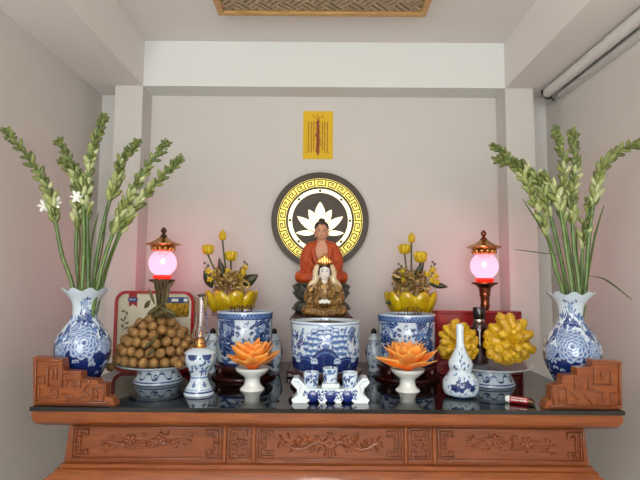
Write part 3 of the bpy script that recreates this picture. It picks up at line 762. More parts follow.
mb.tube(spline([(.05, -.05, z0 + .055), (.02, -.075, z0 + .052), (-.01, -.08, z0 + .052)], 4), [.012, .012, .012, .013, .012, .011, .011, .01, .009], 8)
for s in (-1, 1):
    for k in range(4):
        mb.tube([(s * -.0 + s * .012, -.080, z0 + .044 + k * .0035), (-s * (.014 + .002 * k), -.088 + k * .003, z0 + .045 + k * .0035)], .0035, 6)
    mb.tube([(s * .014, -.084, z0 + .056), (s * .002, -.088, z0 + .066)], .0035, 6)
blob('body', mb, 'skin', t, .0028, 2)
# robe: shoulders, sleeves, crossed legs
mb = MB()
v_top = [(-.0, .012, z0 + .13)]
mb.ell((0, .016, z0 + .115), (.073, .046, .10), n=20, m=14)
for s in (-1, 1):
    mb.ell((s * .044, .004, z0 + .18), (.034, .034, .026))
    mb.tube(spline([(s * .057, .004, z0 + .178), (s * .074, -.004, z0 + .115), (s * .07, -.036, z0 + .065), (s * .042, -.062, z0 + .056)], 5), [.026, .028, .03, .031, .032, .033, .033, .032, .031, .03, .029, .027, .025, .022, .02, .018], 14)
    mb.tube(spline([(s * .03, .02, z0 + .03), (s * .09, -.01, z0 + .03), (s * .088, -.055, z0 + .026), (s * .02, -.078, z0 + .022), (-s * .03, -.08, z0 + .02)], 5), [.034] * 5 + [.033] * 5 + [.028] * 5 + [.022] * 5 + [.016], 14)
    # collar folds falling from the shoulders
    mb.tube(spline([(s * .022, -.006, z0 + .205), (s * .042, -.034, z0 + .165), (s * .03, -.048, z0 + .11), (s * .008, -.05, z0 + .075)], 5), [.011] * 16, 8)
    for k in range(4):
        mb.tube(spline([(s * (.05 + k * .012), -.03 + k * .004, z0 + .17 - k * .008), (s * (.052 + k * .014), -.04 + k * .003, z0 + .11), (s * (.03 + k * .014), -.055, z0 + .07)], 5), .0045, 6)
        mb.tube(spline([(s * .105, -.02 + k * -.004, z0 + .05 - k * .01), (s * .07, -.075, z0 + .04 - k * .009), (s * .01, -.1, z0 + .026 - k * .006)], 5), .0045, 6)
mb.ell((0, -.02, z0 + .018), (.10, .075, .02), n=24, m=8)
blob('robe', mb, 'robe', t, .003, 2)
mb = MB(); mb.ell((0, -.003, z0 + .268), (.0345, .0355, .036), n=20, m=12); mb.ell((0, -.001, z0 + .303), (.018, .018, .017)); mb.ell((0, .012, z0 + .255), (.033, .03, .04))
rnd = random.Random(1)
for k in range(90):
    a = rnd.uniform(0, 2 * PI); p = rnd.uniform(.05, 1.4); mb.ell((math.cos(a) * math.cos(p) * .0345, -.003 + math.sin(a) * math.cos(p) * .0355, z0 + .268 + math.sin(p) * .036), .0042, n=6, m=5)
obj('hair', mb, 'hair', t)
for s in (-1, 1):
    obj('eye', MB().ell((s * .0125, -.0445, z0 + .252), (.0068, .0022, .0016), (0, s * .12, 0), 8, 6), 'hair', t)
    obj('eyebrow', MB().tube([(s * .005, -.0455, z0 + .259), (s * .013, -.0445, z0 + .2625), (s * .02, -.04, z0 + .26)], .0011, 6), 'hair', t)
obj('mouth', MB().ell((0, -.0465, z0 + .2285), (.0075, .002, .0018), None, 8, 6), 'lip', t)

GY = 2.15
gb = base(324.5, GY, ZT + PZ, 290)
t = thing('goddess_statue', 'small seated white-faced statue with crown, cream veil and gold robe', 'statue', gb); t.scale = (1.08, 1.08, 1.06)
mb = MB(); hz_ = .182
statue_head(mb, (0, -.014, hz_), .0235, .035)
mb.tube([(0, -.006, .12), (0, -.01, .165)], [.018, .013], 10)
mb.ell((0, -.006, .128), (.024, .018, .03))
for s in (-1, 1):
    for k in range(4): mb.tube([(s * .016, -.058, .056 + k * .003), (-s * .008, -.066, .054 + k * .003)], .0032, 6)
    mb.ell((s * .018, -.055, .058), (.012, .008, .008)); mb.tube([(s * .014, -.06, .066), (s * .003, -.064, .07)], .003, 6)
blob('body', mb, 'face', t, .0026, 2)
mb = MB()
mb.ell((0, .004, .09), (.05, .034, .075), n=18, m=12)
for s in (-1, 1):
    mb.tube(spline([(s * .038, 0, .13), (s * .062, -.008, .09), (s * .052, -.035, .06), (s * .018, -.052, .058)], 5), [.02] * 6 + [.024] * 5 + [.018] * 5, 12)
    mb.tube(spline([(s * .02, .01, .024), (s * .068, -.01, .022), (s * .055, -.045, .02), (-s * .01, -.055, .016)], 5), [.024] * 10 + [.018] * 6, 12)
    for k in range(5): mb.tube(spline([(s * .085, -.01 - k * .004, .04 - k * .006), (s * .05, -.055, .034 - k * .006), (s * .005, -.072, .022 - k * .004)], 4), .004, 6)
    mb.tube(spline([(s * .02, -.02, .145), (s * .022, -.036, .11), (s * .006, -.046, .08)], 5), .006, 6)
mb.ell((0, -.012, .012), (.088, .058, .014), n=24, m=8)
blob('robe', mb, 'goldrobe', t, .0028, 2)
mb = MB()
mb.ell((0, .010, .19), (.037, .026, .046), n=20, m=12)
for s in (-1, 1):
    mb.tube(spline([(s * .026, 0, .212), (s * .037, -.004, .18), (s * .036, -.006, .15), (s * .052, 0, .125), (s * .062, .002, .09), (s * .07, -.012, .05)], 4), [.010, .012, .013, .013, .013, .013, .013, .013, .014, .015, .016, .017, .018, .018, .018, .018, .018, .016, .014, .012, .01], 10)
mb.ell((0, .022, .12), (.058, .028, .085), n=18, m=12)
blob('veil', mb, 'veil', t, .003, 2)
mb = MB(); mb.ell((0, -.008, .199), (.0255, .027, .024), n=16, m=10)
for s in (-1, 1): mb.ell((s * .0215, -.014, .185), (.0055, .012, .022), (0, s * -.1, 0), 8, 6)
obj('hair', mb, 'black', t)
mb = MB(); mb.lathe([(.024, .206), (.027, .214), (.024, .222), (.0, .226)], 20, c=(0, -.008, 0))
for k in range(7):
    a = -PI / 2 + (k - 3) * .42; L_ = .05 - abs(k - 3) * .009
    mb.ell((math.cos(a) * .025, -.008 + math.sin(a) * .022, .216 + L_ * .3), (.0085, .005, L_ * .52), None, 8, 6)
mb.ell((0, -.03, .226), (.006, .004, .008)); mb.ell((0, -.008, .235), (.012, .012, .022))
obj('crown', mb, 'brass', t)
for s in (-1, 1):
    obj('eye', MB().ell((s * .009, -.0385, .183), (.0048, .0018, .0014), (0, s * .15, 0), 8, 6), 'black', t)
    obj('eyebrow', MB().tube([(s * .004, -.0392, .1885), (s * .0095, -.038, .191), (s * .015, -.035, .1895)], .0009, 6), 'black', t)
obj('mouth', MB().ell((0, -.0405, .1635), (.0045, .0018, .0016), None, 8, 6), 'lip', t)
mb = MB()
for k in range(13):
    a = PI + PI * k / 12; mb.ell((math.cos(a) * .03, -.036 - .006 * math.sin(-a), .115 + math.sin(a) * .03), .0032, n=8, m=6)
obj('necklace', mb, 'goldfoil', t)

# ------------------------------------------------------------------ burners on stands
def burner(px, Y, hw, ztop, stand_h, colf, label, slabel, kr=1.12):
    b = base(px, Y, py=340); R = hw / F * Y
    t = thing('burner_stand', slabel, 'stand', b)
    obj('top_plate', MB().lathe([(R * .9, stand_h - .014), (R * 1.04, stand_h - .011), (R * 1.04, stand_h - .003), (R * .98, stand_h), (0, stand_h)], 48), 'maroon', t)
    obj('apron', MB().lathe([(R * .8, stand_h - .03), (R * .86, stand_h - .022), (R * .84, stand_h - .0145), (0, stand_h - .0145)], 48), 'maroon', t)
    for k in range(4):
        a = PI / 4 + k * PI / 2; ca, sa = math.cos(a), math.sin(a)
        pts = spline([(ca * R * r, sa * R * r, z) for r, z in ((.78, stand_h - .02), (kr - .1, stand_h * .62), (kr - .16, stand_h * .3), (kr - .02, .012))], 5)
        obj('leg', MB().tube(pts, [.014, .014, .0145, .015, .016, .016, .015, .014, .013, .012, .011, .011, .011, .0115, .012, .012], 10), 'maroon', t)
    obj('base_ring', MB().lathe([(R * .85, 0), (R * kr, 0), (R * (kr + .02), .006), (R * kr, .012), (R * .85, .012)], 48), 'maroon', t)
    H = ztop - stand_h
    out = dense([(R * .86, 0), (R * .93, .012), (R * .97, .05), (R * .985, H * .5), (R * .985, H * .8), (R, H * .93), (R * 1.0, H)], 18)
    full = [(R * .7, .003)] + out + [(R * .98, H + .002), (R * .9, H), (R * .89, H - .012), (R * .88, H - .05), (0, H - .05)]
    o = obj('incense_burner', MB().lathe(full, 260, colf=colf(R, H)), 'porc', loc=(b.x, b.y, ZT + stand_h), sharp=70)
    tag(o, label, 'incense burner')
    obj('ash', MB().lathe([(R * .87, H - .049), (R * .86, H - .014), (R * .5, H - .006), (0, H - .003)], 40), 'ash', o)
    return o, R, H
SG = 'maroon stands under the incense burners'
burner(325.5, 1.945, 34.3, .2555, .066, lambda R, H: pat_center(R, H), 'large central blue and white incense burner decorated with cobalt waves', 'dark maroon wooden stand under the central incense burner', .98)
B1 = burner(244.5, 2.12, 27.5, .279, .06, lambda R, H: pat_side(R, H, 4), 'blue and white incense burner behind the left orange flower', 'dark maroon wooden stand under the left incense burner')
B2 = burner(406.5, 2.12, 28.2, .272, .06, lambda R, H: pat_side(R, H, 9), 'blue and white incense burner behind the right orange flower', 'dark maroon wooden stand under the right incense burner')
def stubs(B, px, py, lab, grp, n=16, seed=1):
    o, R, H = B; rnd = random.Random(seed); src = []
    for k in range(4):
        pts = spline([(0, 0, -.012), (rnd.uniform(-.002, .002), 0, .012), (rnd.uniform(-.006, .006), rnd.uniform(-.004, .004), .026), (rnd.uniform(-.014, .014), rnd.uniform(-.006, .006), .034)], 4)
        src.append(MB().tube(pts, .0017, 6))
    pr = []
    for k in range(n):
        g_ = R * .42
        while 1:
            x, y = rnd.uniform(-g_, g_), rnd.uniform(-g_, g_)
            if all(math.hypot(x - q[0], y - q[1]) > .011 for q in pr): break
        pr.append((x, y))
        cx = at(px, py, 2.12).x
        if k < 4: s = obj('incense_stub', src[k], 'incense'); pr_o = s; tag(s, lab, 'incense', grp); bank.append(s)
        else:
            s = bank[-4 + k % 4].copy() if False else bank[k % 4].copy(); C.objects.link(s); s['label'] = lab; s['group'] = grp
        s.location = (cx + x, 2.12 + y * .8, ZT + (.06) + H - .012 + .002); s.rotation_euler = (0, 0, rnd.uniform(0, 6)); s.scale = (1, 1, rnd.uniform(.75, 1.15))
    bank.clear()
bank = []
stubs(B1, 241, 305, 'short dark red burnt incense stub standing in the left incense burner', 'spent incense in the left burner', 20, 1)
stubs(B2, 409, 305, 'short dark red burnt incense stub standing in the right incense burner', 'spent incense in the right burner', 14, 2)

# small lidded jars between the burners
def jar(px, Y, label):
    b = base(px, Y, py=350); o = thing('lidded_jar', label, 'jar', b, 'small lidded jars among the burners')
    pr = prof(px, Y, [(3.2, 340), (5, 342), (8.2, 348), (8.6, 354), (7, 362), (5, 367), (5.6, 369), (5.8, 372)]); pr[-1] = (pr[-1][0], 0); pr = pr[::-1]
    pr = dense(pr, 7); H = pr[-1][1]
    obj('jar_body', MB().lathe([(.01, .0)] + pr + [(0, H)], 90, colf=pat_small(4, .035, H, 60)), 'porc', o)
    obj('lid', MB().lathe(dense([(.026, H + .0), (.029, H + .003), (.026, H + .012), (.016, H + .02), (.012, H + .03), (0, H + .031)], 5), 60, colf=pat_small(6, .03, .03, 12)), 'porc', o)
    obj('knob', MB().lathe([(.012, H + .03), (.014, H + .038), (.008, H + .05), (0, H + .055)], 20), 'black', o)
jar(374, 2.26, 'small blue and white lidded jar with black knob between central and right burner')
jar(274, 2.26, 'small blue and white lidded jar peeking out right of the left burner')
jar(212.5, 2.20, 'small blue and white lidded jar between oil lamp and left burner')

# ------------------------------------------------------------------ lotus arrangements on stands
def arrangement(px, sgn, d, label, slabel, seed):
    Y = 2.345; rnd = random.Random(seed); b = base(px, Y, ZT + .257, 300)
    s = thing('arrangement_stand', slabel, 'stand', base(px, Y, ZT, 300))
    obj('column', MB().lathe(dense([(.06, .012), (.04, .05), (.035, .13), (.042, .19), (.055, .235), (.055, .245), (0, .245)], 4), 32), 'pinkink', s)
    obj('foot', MB().lathe([(.075, 0), (.078, .006), (.06, .012), (0, .012)], 32), 'pinkink', s)
    obj('top_plate', MB().lathe([(.09, .245), (.095, .251), (.09, .257), (0, .257)], 32), 'pinkink', s)
    t = thing('lotus_arrangement', label, 'flower arrangement', b)
    def W(a, q, dy=0): return at(a, q, Y + dy) - b
    mb = MB().lathe(dense([(.05, 0), (.062, .01), (.085, .03), (.095, .06), (.088, .085), (.06, .09), (0, .085)], 4), 40)
    for k in range(9):
        a = 2 * PI * k / 9 + .2
        dd = Vector((math.cos(a) * .42, math.sin(a) * .42, 1)).normalized(); tn = Vector((-math.sin(a), math.cos(a), 0)); R3 = Matrix((tn, tn.cross(dd), dd)).transposed()
        mb.ell((math.cos(a) * .10, math.sin(a) * .075, .052), (.042, .02, .062), mtx=R3, n=12, m=8)
    obj('lotus_pot', mb, 'yceram', t)
    for (fx, fy, r, kind) in d['buds']:
        c = W(fx, fy, rnd.uniform(-.02, .02)); mb = MB(); r_ = r / F * Y
        if kind == 'c':
            mb.lathe(dense([(.0, -r_ * 1.1), (r_ * .7, -r_ * .7), (r_ * .85, -.1 * r_), (r_ * .45, r_ * .8), (0, r_ * 1.4)], 4), 16, c=c)
            for k in range(5):
                a = k * 2 * PI / 5; mb.ell((c.x + math.cos(a) * r_ * .45, c.y + math.sin(a) * r_ * .45, c.z - r_ * .1), (r_ * .42, r_ * .42, r_ * 1.0), None, 10, 8)
        else:
            for k in range(12):
                a = k * 2 * PI / 6 + (.5 if k > 5 else 0); q = .62 if k < 6 else .4
                mb.ell((c.x + math.cos(a) * r_ * q, c.y + math.sin(a) * r_ * q, c.z - r_ * .05 + (k > 5) * r_ * .12), (r_ * .42, r_ * .42, r_ * .82), (math.sin(a) * -.25, math.cos(a) * .25, 0), 10, 8)
            mb.ell(c, r_ * .7)
        o = obj('lotus_bud', mb, 'ybud', t)
        st = spline([W(px + (fx - px) * .3, 285), W(px + (fx - px) * .75, (fy + 285) / 2), c - Vector((0, 0, r_ * .8))], 6)
        obj('stem', MB().tube(st, .0045, 8), 'olive', o)
    for lf in d['leaves']:
        obj('leaf', flat_leaf(W(*lf[0], -.03), W(*lf[-2], -.05), lf[-1] / F * Y), 'leafdk', t)
    # gold ribbon tangle
    mb = MB()
    for k in range(52):
        c0 = W(px + rnd.uniform(-17, 15), rnd.uniform(271, 294), rnd.uniform(-.08, -.01)); a = rnd.uniform(0, PI); r_ = rnd.uniform(.012, .024)
        loop = [c0 + Vector((math.cos(q) * r_ * math.cos(a) - math.sin(q) * r_ * .6 * math.sin(a), math.sin(q * 2) * .006, math.cos(q) * r_ * math.sin(a) + math.sin(q) * r_ * .6 * math.cos(a))) for q in [i * .5 for i in range(13)]]
        mb.tube(loop, .0062, 6, flat=.25)
    obj('gold_ribbon', mb, 'goldmesh', t)
    for (fx, fy) in d['small']:
        c = W(fx, fy, -.05); mb = MB()
        for k in range(5): a = k * 2 * PI / 5; mb.ell((c.x + math.cos(a) * .009, c.y, c.z + math.sin(a) * .009), (.008, .004, .006), (0, -a, 0), 8, 6)
        mb.ell((c.x, c.y - .003, c.z), .005); o = obj('small_flower', mb, 'ybud', t)
        obj('stem', MB().tube([c, W(px + (fx - px) * .6, 288, -.03)], .002, 6), 'olive', o)
    for (a0, b0, a1, b1) in d['sprigs']:
        mb = MB().tube(spline([W(a0, b0), W((a0 + a1) / 2 + 1, (b0 + b1) / 2), W(a1, b1)], 4), .002, 6)
        for k in range(6):
            q = .4 + k * .12; c = W(a0 + (a1 - a0) * q + (-1.6 if k % 2 else 1.6), b0 + (b1 - b0) * q); mb.ell(c, (.005, .004, .007))
        obj('berry_sprig', mb, 'olive', t)
arrangement(231, 1, dict(buds=[(208, 249.5, 6, 'o'), (222.5, 235.5, 4.5, 'c'), (231, 256, 6, 'o')], leaves=[((238, 287), (248, 276), (258, 275), 7), ((212, 288), (205, 280), (204, 270), 5), ((215, 300), (206, 290), (197, 295), 4), ((224, 280), (221, 266), (219, 258), 4)],
    small=[(208, 271), (214, 273), (210, 279), (243, 272), (239, 276), (245, 268), (228, 271), (241, 280)], sprigs=[(212, 285, 206, 263), (241, 282, 246, 262)]), 'yellow lotus arrangement with gold ribbon behind the left incense burner', 'round grey marble stand carrying the left yellow lotus arrangement', 1)
arrangement(411, -1, dict(buds=[(404.5, 249, 6, 'o'), (411.5, 238, 4.5, 'c'), (420.5, 257, 6.5, 'o')], leaves=[((430, 284), (438, 284), (448, 287), 3.5), ((398, 285), (400, 275), (399, 268), 6), ((405, 300), (394, 294), (385, 303), 4), ((414, 280), (420, 268), (424, 262), 4)],
    small=[(402, 272), (433, 270), (436, 276), (432, 280), (428, 274), (404, 280), (399, 292), (437, 282)], sprigs=[(402, 285, 400, 264), (430, 280, 434, 262)]), 'yellow lotus arrangement with gold ribbon behind the right incense burner', 'round grey marble stand carrying the right yellow lotus arrangement', 2)

# ------------------------------------------------------------------ globe lamps
def globe_lamp(px, pyg, label, metal, Y=2.34):
    b = base(px, Y, py=300); t = thing('globe_lamp', label, 'lamp', b)
    def pz(pts): return prof(px, Y, pts)
    dy = pyg - 263
    gc = at(px, pyg, Y); rg = 13.6 / F * Y
    obj('roof', MB().lathe(pz([(0, 236 + dy), (3, 236.5 + dy), (8, 240 + dy), (13.5, 243 + dy), (16.8, 243.8 + dy), (17, 244.8 + dy), (13, 246 + dy), (9, 247 + dy), (0, 247.2 + dy)])[::-1], 48), 'brass', t)
    mb = MB().lathe(dense(pz([(0, 227 + dy), (1.5, 228 + dy), (3, 231 + dy), (1.4, 233.5 + dy), (3, 235.5 + dy), (4, 238 + dy), (0, 238 + dy)])[::-1], 3), 20)
    obj('finial', mb, metal, t)
    mb = MB().lathe(pz([(0, 246 + dy), (12, 246 + dy), (11, 249 + dy), (7, 252 + dy), (5, 254 + dy), (5, 255 + dy), (0, 255 + dy)])[::-1], 32)
    for k in range(12):
        a = k * PI / 6; mb.ell((math.cos(a) * .05, math.sin(a) * .05, at(px, 248.5 + dy, Y).z - ZT), (.011, .011, .013), None, 8, 6)
    obj('crown_collar', mb, 'brass', t)
    v = []
    o = obj('globe', MB().ell((0, 0, gc.z - ZT), rg, n=48, m=32), 'globe', t, sharp=180)
    obj('red_collar', MB().lathe(pz([(0, 274.5 + dy), (8, 275 + dy), (9.5, 277 + dy), (7, 279.5 + dy), (0, 279.5 + dy)])[::-1], 32), 'redglow', t)
    obj('cup', MB().lathe(pz([(0, 279 + dy), (12.5, 279.3 + dy), (12.8, 280.8 + dy), (9, 282.5 + dy), (6, 285 + dy), (5.2, 290 + dy), (0, 290 + dy)])[::-1], 32), metal, t)
    mb = MB().lathe(pz([(0, 289.5 + dy), (5, 290 + dy), (5.4, 292 + dy), (4.6, 294 + dy), (4.2, 300 + dy), (4.8, 303 + dy), (3.8, 306 + dy), (3.6, 330), (6, 338), (4, 345), (5, 356)])[::-1] , 28)
    obj('pole', mb, metal, t)
    obj('foot', MB().lathe([(.075, 0), (.08, .008), (.07, .018), (.045, .028), (.028, .05), (.024, .065), (0, .065)], 40), metal, t)
    L_ = bpy.data.lights.new('bulb', 'POINT'); L_.energy = BULB; L_.color = (1, .13, .30); L_.shadow_soft_size = .012
    lo = bpy.data.objects.new('bulb', L_); C.objects.link(lo); lo.location = (0, 0, gc.z - ZT - .01); lo.parent = t
BULB = 1.9
globe_lamp(161.5, 263, 'pink glowing globe lamp with bronze roof above the longan pile', 'bronze')
globe_lamp(485, 266, 'pink glowing globe lamp with copper roof behind the citron plate', 'copper')

# ------------------------------------------------------------------ tin box behind longans
Y = 2.18
b = base(153.5, Y, py=340); zt_ = at(153, 291, Y).z - ZT; wt = 79 / F * Y
t = thing('gift_box', 'cream biscuit gift box with red rounded frame behind the longan pile', 'box', b)
def rrect(w, z0, z1, r, n=8):
    out = []
    for cx, cz, a0 in ((w / 2 - r, z0 + r, -PI / 2), (w / 2 - r, z1 - r, 0), (-w / 2 + r, z1 - r, PI / 2), (-w / 2 + r, z0 + r, PI)):
        for k in range(n + 1): a = a0 + PI / 2 * k / n; out.append((cx + r * math.cos(a), cz + r * math.sin(a)))
    return out
obj('box_body', MB().extr(rrect(wt - .01, .004, zt_ - .004, .045), .002, .075), 'cream', t)
for (y0, y1, r1) in ((-.004, .012, .005), ):
    A = rrect(wt, 0, zt_, .05); B_ = rrect(wt - .028, .014, zt_ - .012, .04); n = len(A)
    v = [(p[0], y0, p[1]) for p in A] + [(p[0], y1, p[1]) for p in A] + [(p[0], y0, p[1]) for p in B_] + [(p[0], y1, p[1]) for p in B_]
    f = []
    for i in range(n):
        j = (i + 1) % n; f += [(i, j, j + n, i + n), (i + 2 * n, i + 3 * n, j + 3 * n, j + 2 * n), (i, i + 2 * n, j + 2 * n, j), (i + n, j + n, j + 3 * n, i + 3 * n)]
    obj('frame', MB().add(v, f), 'tinred', t)
def Wb(a, q): p = at(a, q, Y); return (p.x - b.x, p.z - ZT)
def q4(l): return [Wb(a, q) for a, q in l]
obj('ribbon', MB().extr(q4([(129, 292), (137, 292), (137, 307), (133, 304), (129, 307)]), -.001, .003), 'tinred', t, smooth=False)
mb = MB(); c = Wb(133, 299.5); mb.ell((c[0], -.001, c[1]), (.024, .003, .0125), None, 24, 8); bd = obj('badge', mb, 'navy', t)
mb = MB(); mb.bars([(c[0] - .015, c[1] - .003), (c[0] - .011, c[1] + .004), (c[0] - .008, c[1] - .003), (c[0] - .002, c[1] + .003), (c[0] + .003, c[1] - .003), (c[0] + .008, c[1] + .003), (c[0] + .014, c[1] - .002)], .0018, -.0038, .001)
obj('script', mb, 'white', bd, smooth=False)
pk = obj('gold_pack', MB().box((Wb(176, 308)[0], -.006, Wb(176, 308)[1]), (.118, .012, .075), bev=.005), 'goldfoil', t)
lb = obj('pack_label', MB().box((Wb(176, 300)[0], -.0135, Wb(176, 300)[1]), (.115, .002, .026)), 'navy', t, smooth=False)
mb = MB()
for xx, ww in ((165.5, .016), (176, .03), (186.5, .016)): p = Wb(xx, 300); mb.box((p[0], -.015, p[1]), (ww, .001, .013))
obj('label_print', mb, 'white', lb, smooth=False)
mb = MB(); rnd = random.Random(3)
mb.bars(q4([(123, 330), (124, 322), (126, 315), (124, 311)]), .002, .002, .002)
for a, q, r in ((123, 311, .3), (127, 313, 2), (125, 318, 1), (122, 320, 2.4), (127, 323, .6), (122, 326, 2.2), (126, 328, .5)):
    p = Wb(a, q); mb.ell((p[0], .001, p[1]), (.009, .002, .004), (0, -r, 0), 8, 6)
obj('flower_print', mb, 'leafy', t)

# red box behind citrons
Y = 2.19
b = base(478.5, Y, py=340); zr = at(478, 311, Y).z - ZT; wr = 84.5 / F * Y
t = thing('red_gift_box', 'dark red square box standing upright behind the yellow citrons', 'box', b)
obj('box_body', MB().box((0, .035, zr / 2), (wr, .07, zr), bev=.004), 'redbox', t)
mb = MB()
for cx, cz, w, h in ((0, zr - .006, wr, .012), (0, .006, wr, .012), (-wr / 2 + .007, zr / 2, .014, zr), (wr / 2 - .007, zr / 2, .014, zr)): mb.box((cx, -.006, cz), (w, .013, h), bev=.003)
obj('raised_rim', mb, 'redbox', t)
mb = MB().extr([(-wr / 2 + .02, zr - .02), (-wr / 2 + .05, zr - .035), (-wr / 2 + .03, zr - .12)], -.004, 0); obj('corner_flap', mb, 'redbox_in', t, smooth=False)

# bottle
Yb = 2.09
b = base(479.3, Yb, ZT + .068, py=330)
t = thing('dark_bottle', 'dark wine-coloured bottle with black cap between the two citrons', 'bottle', b)
pb_ = prof(479, Yb, [(5.2, 321), (5.8, 323), (7.6, 326), (8.4, 330), (8.4, 345)], ZT + .068)
obj('bottle_body', MB().lathe([(0, 0), (.034, 0), (.036, .006)] + [(min(r, .036), z) for r, z in pb_[::-1]] + [(0, pb_[0][1])], 36), 'wine', t)
obj('collar', MB().lathe(prof(479, Yb, [(0, 319), (5.6, 319), (6, 320), (6, 322), (5.2, 323), (0, 323)], ZT + .068)[::-1], 32), 'silver', t)
obj('cap', MB().lathe(prof(479, Yb, [(0, 307), (5.6, 307), (6, 307.8), (6, 318.5), (5.5, 319.3), (0, 319.3)], ZT + .068)[::-1], 32), 'black', t)

# ------------------------------------------------------------------ footed plates
PY = 2.0
def plate(px, label):
    b = base(px, PY, py=375)
    out = dense([(.094, 0), (.098, .004), (.094, .014), (.086, .03), (.078, .048), (.080, .053), (.11, .062), (.145, .072), (.168, .082)], 9)
    full = [(.08, .002)] + out + [(.169, .085), (.166, .086), (.14, .078), (.10, .068), (.05, .063), (0, .062)]
    full = [(r, z * .93) for r, z in full]
    o = obj('footed_plate', MB().lathe(full, 240, colf=pat_bowlfoot), 'porc', loc=b, sharp=60); tag(o, label, 'plate'); return b
PLb = plate(158.5, 'white footed plate with blue scroll border under the longans')
PRb = plate(490, 'white footed plate with blue scroll border under the yellow citrons')

# longans
D_ = .0405; rl = D_ / 2
rnd = random.Random(11)
A_, B2_, HZ = .150, .140, .205 - rl
cx0, cy0, cz0 = PLb.x - .012, PLb.y, ZT + .061 + rl
def in_dome(p):
    x, y, z = p[0] / (A_ - .004), p[1] / (B2_ - .004), p[2] / HZ
    return x, y, z
pts = []
NL = 172
for k in range(NL):
    while 1:
        a = rnd.uniform(0, 2 * PI); z = rnd.random() ** 1.0; r = math.sqrt(max(0, 1 - z ** 1.5))
        if k % 6 == 0: r *= rnd.uniform(.4, .8)
        pts.append([math.cos(a) * r * A_, math.sin(a) * r * B2_, z * HZ]); break
P_ = np.array(pts)
for it in range(420):
    d = P_[:, None, :] - P_[None, :, :]; L_ = np.linalg.norm(d, axis=2) + np.eye(len(P_)) * 9
    ov = np.clip(D_ * .985 - L_, 0, None)
    P_ = P_ + (d / L_[..., None] * ov[..., None] * .42).sum(1)
    P_[:, 2] -= .0003 if it < 300 else 0
    rad = np.sqrt((P_[:, 0] / A_) ** 2 + (P_[:, 1] / B2_) ** 2); zz = np.clip(P_[:, 2] / HZ, 0, 1)
    lim = np.sqrt(np.clip(1 - zz ** 1.5, 0.0, 1)) + .02; k_ = np.where(rad > lim, lim / rad, 1); k_ = 1 - (1 - k_) * .5
    P_[:, 0] *= k_; P_[:, 1] *= k_
    # inside of the plate rises slightly toward its rim
    flr = np.clip((np.hypot(P_[:, 0] + cx0 - PLb.x, P_[:, 1]) - .07) * .22, 0, None)
    P_[:, 2] = np.maximum(P_[:, 2], flr)
    P_[:, 2] = np.minimum(P_[:, 2], HZ)
src = []
lg = 'longans piled on the left plate'
def longan_mesh(k):
    mb = MB().ell((0, 0, 0), (rl * .98, rl * .96, rl * .95), n=18, m=12); mb.ell((0, 0, rl * .93), (rl * .12, rl * .12, rl * .1), n=6, m=4); return mb
order = sorted(range(len(P_)), key=lambda i: P_[i][1])
llab = 'round tan longan fruit in the pile heaped on the left footed plate'
for n_, i in enumerate(order):
    p = P_[i]
    if n_ < 1: o = obj('longan', longan_mesh(0), 'longan', sharp=180); src.append(o)
    else: o = src[0].copy(); C.objects.link(o)
    tag(o, llab, 'longan', lg)
    o.location = (cx0 + p[0], cy0 + p[1], cz0 + p[2]); o.rotation_euler = (rnd.uniform(0, 6), rnd.uniform(0, 6), rnd.uniform(0, 6))
    s = rnd.uniform(.93, 1.03); o.scale = (s, s, s)
for (a, q, dy, lab) in ((110.5, 367, -.06, 'single longan hanging outside the left rim of the fruit plate'), (179, 364.5, -.165, 'single longan overhanging the front right of the fruit plate by the oil lamp')):
    o = src[0].copy(); C.objects.link(o); tag(o, lab, 'longan'); o.location = at(a, q, PY + dy)
    if 'group' in o: del o['group']
    st = at(a, q, PY + dy)
    o.rotation_euler = (0, .4, 0); o.scale = (.9, .9, .9)
    tw = MB().tube(spline([Vector((0, 0, rl * .8)), Vector(((cx0 - st.x) * .12, .01, .05)), Vector(((cx0 - st.x) * .3, .03, .085))], 5), .0018, 6)
    obj('twig', tw, 'twig', o)
# twigs bundle
tb = at(161, 313, 1.95); t = thing('longan_branches', 'bundle of brown twigs and leaves rising from the longan pile', 'branches', tb)
mb = MB(); rnd = random.Random(4)
for k in range(26):
    a0, a1 = rnd.uniform(-9, 9), rnd.uniform(-8, 8); q0 = rnd.uniform(278, 290)
    mb.tube(spline([at(161 + a0 * 1.5, 318, 1.95 + rnd.uniform(-.04, .04)) - tb, at(161 + a0 * .5, 306, 1.95 + rnd.uniform(-.02, .02)) - tb, at(161 + a1, q0, 1.95 + rnd.uniform(-.035, .035)) - tb], 5), rnd.uniform(.002, .0042), 6)
mb.tube(spline([at(161, 302, 1.94) - tb, at(146, 317, 1.93) - tb, at(133, 328, 1.92) - tb], 5), .0025, 6)
obj('twigs', mb, 'twig', t)
for (a, q, dx, dz, w) in ((147.5, 304, 3, 4, 4.5), (155, 309, 8, 5, 4), (168, 311, -8, 4, 4), (160, 313, 5, 3, 5), (152, 297, 3, -8, 3), (167, 296, -2, -10, 3.5), (170, 286, -4, -5, 2.5)):
    obj('leaf', flat_leaf(at(a - dx, q + dz, 1.90) - tb, at(a + dx, q - dz, 1.885) - tb, w * .62 / F * 1.9), 'leafy', t)
for (a, q) in ((147, 345), (150, 352), (152, 341)):
    obj('leaf', flat_leaf(at(a - 3, q + 4, 1.83) - tb, at(a + 5, q - 4, 1.82) - tb, .008), 'leafy', t)

